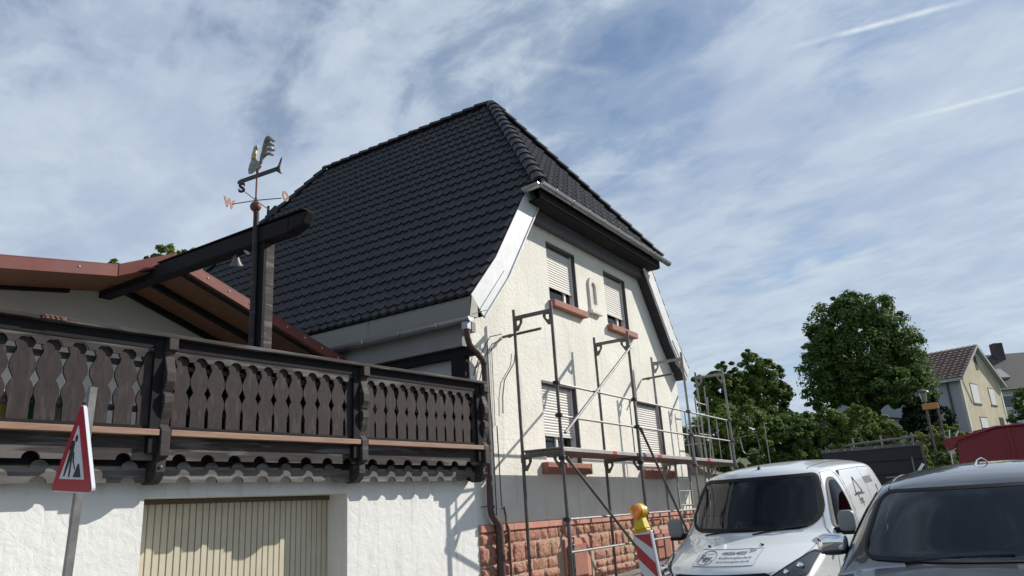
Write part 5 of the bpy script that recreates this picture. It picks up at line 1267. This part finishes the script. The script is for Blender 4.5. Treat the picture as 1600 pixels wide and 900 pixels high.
def tree(name, loc, label, cat, lobes, n, size, mm, trunk_r=.2, group=None, puffs=26, puff=.32, stems=1):
    """lobes relative to loc"""
    t = empty(name, loc, 0, label, cat, group)
    P_, Nr = crown_pts(lobes, n, puffs, puff); leaves('crown', P_, Nr, size, mm, t)
    b = MB()
    for s_ in range(stems):
        o_ = Vector((random.uniform(-.3, .3), random.uniform(-.3, .3), 0))*(stems > 1); top = Vector(lobes[0][:3])
        mid = (o_+top)/2+Vector((random.uniform(-.15, .15), random.uniform(-.15, .15), 0)); b.path([o_*1.0+Vector((0, 0, -.3)), mid*.6+o_*.4, mid, top], [trunk_r, trunk_r*.8, trunk_r*.65, trunk_r*.25], 8)
        for l in lobes[1:]:
            b.path([mid+(top-mid)*random.uniform(-.3, .4), (mid+Vector(l[:3]))/2+Vector((0, 0, -.2)), Vector(l[:3])], [trunk_r*.4, trunk_r*.25, trunk_r*.08], 6)
    b.build('trunk', 'bark', t, smooth=True); return t
def vw(px_, depth, z=None):   # ground spot at a bearing and a forward distance
    a = (px_-824)/1232*depth; return depth*.848+a*.53, depth*.53-a*.848
# big maple
x, y = vw(1390, 38); g_ = gz(x, y)
ax_ = Vector((.53, -.848, 0))   # sideways as seen from the street
def lobe(s_, dep, z, rs, rz): v = ax_*s_*.90+Vector((.848, .53, 0))*dep; return (v.x, v.y, z-g_, rs, rs, rz)
tree('maple_tree', (x, y, g_), 'large broad maple tree with dense dark green crown beside the yellow house', 'tree',
     [lobe(0, 0, 8.6, 2.2, 2.2), lobe(-2.0, 0, 7.6, 1.5, 1.6), lobe(2.0, .3, 8.2, 1.5, 1.5), lobe(-.9, .2, 10.0, 1.5, 1.3), lobe(.9, -.2, 10.2, 1.5, 1.15), lobe(2.3, 0, 8.6, 1.05, 1.0), lobe(-2.5, .2, 6.6, 1.0, 1.0), lobe(-2.2, 0, 8.6, 1.0, 1.0), lobe(1.8, -.6, 6.5, 1.4, 1.2), lobe(0, -1.0, 6.6, 1.6, 1.1), lobe(2.6, .3, 7.2, .9, .9), lobe(-.2, .1, 10.75, 1.1, .9), lobe(-1.9, .1, 9.6, .7, .7)], 62000, .085, 'leaf_dark', .24, puffs=70, puff=.25, stems=3)
def ptree(name, px_, depth, label, cat, spec, n, size, mm, tr=.1, group=None, puffs=46, puff=.24, stems=1):
    fh = Vector((math.cos(yaw), math.sin(yaw), 0)); lb = []
    def spot(p, yp, dd): v = direc(p, yp); v = v/(v.dot(fh))*dd; return v+Vector((0, 0, 1.6))
    c0 = spot(spec[0][0], spec[0][1], depth); x, y = c0.x, c0.y; g_ = gz(x, y)
    for (p, yp, dep, r_, rz_) in spec:   # photo notes turned into metres at this distance
        q = spot(p, yp, depth+dep); lb.append((q.x-x, q.y-y, q.z-g_, r_*depth/1232, r_*depth/1232, rz_*depth/1232))
    return tree(name, (x, y, g_), label, cat, lb, n, size, mm, tr, group, puffs, puff, stems)
G1 = 'trees and bushes of the green slope'
ptree('deciduous_tree', 1185, 34, 'bright green pointed tree, right one of the pair beyond the scaffold', 'tree', [(1185, 615, 0, 38, 42), (1175, 575, 0, 22, 32), (1200, 590, 0, 24, 34), (1215, 625, 0, 26, 30), (1165, 620, 0, 25, 32), (1225, 650, 0, 25, 25)], 26000, .075, 'leaf_mid', .12)
ptree('deciduous_tree', 1122, 33, 'green tree right behind the roof edge and the last scaffold frame', 'tree', [(1122, 620, 0, 36, 42), (1105, 605, 0, 22, 26), (1138, 590, 0, 20, 26), (1150, 625, 0, 24, 30)], 22000, .075, 'leaf_mid', .12)
spec = [
 ('bush', 1130, 27, 'wide leafy bush directly behind the scaffold end', [(1130, 680, 0, 52, 45), (1100, 700, 0, 45, 45), (1165, 665, 0, 40, 40), (1160, 710, 0, 45, 35)], 11000, 'leaf_mid'),
 ('bush', 1215, 28, 'round bush below the bright green tree above the van roof', [(1215, 690, 0, 46, 40), (1190, 665, 0, 36, 30), (1240, 670, 0, 36, 30), (1230, 715, 0, 46, 32)], 11000, 'leaf_dark'),
 ('bush', 1300, 29, 'broad bush under the left half of the big maple crown', [(1300, 665, 0, 45, 28), (1270, 672, 0, 35, 30), (1330, 660, 0, 35, 26), (1300, 700, 0, 55, 30), (1255, 710, 0, 40, 28)], 12000, 'leaf_mid'),
 ('bush', 1365, 31, 'light green bush in front of the maple trunk', [(1362, 668, 0, 34, 24), (1385, 690, 0, 30, 26), (1340, 690, 0, 34, 28), (1370, 712, 0, 40, 22)], 10000, 'leaf_light'),
 ('bush', 1462, 34, 'light green bush at the foot of the yellow house', [(1455, 690, 0, 34, 22), (1485, 680, 0, 24, 18), (1440, 705, 0, 26, 24), (1480, 706, 0, 30, 20)], 8000, 'leaf_light'),
 ('conifer', 1440, 36, 'dark conifer behind the street lamp', [(1440, 660, 0, 28, 24), (1425, 650, 0, 18, 26), (1450, 635, 0, 18, 16), (1470, 655, 0, 20, 22)], 9000, 'leaf_conifer'),
 ('bush', 1600, 45, 'dark leafy shrub cut by the right picture edge', [(1605, 625, 0, 20, 22), (1600, 655, 0, 22, 22)], 5000, 'leaf_dark'),
 ('bush', 1425, 26, 'low yellowish green bush right of the black trailer', [(1432, 715, 0, 18, 26), (1442, 735, 0, 16, 18)], 4000, 'leaf_light'),
 ('bush', 1470, 30, 'low dark bush between the lamp post and the red tipper', [(1475, 725, 0, 26, 18), (1455, 735, 0, 20, 16), (1495, 730, 0, 20, 20)], 6000, 'leaf_dark'),
]
for nm, px_, dp, lab, sp, n, mm in spec: ptree(nm, px_, dp, lab, 'tree' if nm == 'conifer' else 'bush', sp, int(n*1.5), .068, mm, .05, puffs=60, puff=.22)
ptree('garden_tree', 262, 24, 'sparse tree top showing over the red-edged roof', 'tree', [(262, 400, 0, 26, 20), (295, 398, 0, 16, 10), (240, 405, 0, 14, 10), (325, 412, 0, 20, 10), (178, 412, 0, 10, 8)], 1500, .11, 'leaf_light', .1, puffs=12, puff=.30)
# pale gable glimpsed behind the maple
ph = empty('pale_house', (54.6, 6.3, gz(54, 6)), R(-15), 'pale grey house wall glimpsed behind the maple trunk', 'house')
g2 = gz(54, 6)
b = MB(); b.box(-.6, 2.6, 0, 6, -2, 6.3-g2); b.build('wall', 'house_grey', ph)
b = MB(); b.poly([(-.8, -.3, 6.2-g2), (-.8, 3, 7.0-g2), (-.8, 6.3, 6.2-g2)], (3.6, 0, 0)); b.build('roof', 'tile_grey', ph)
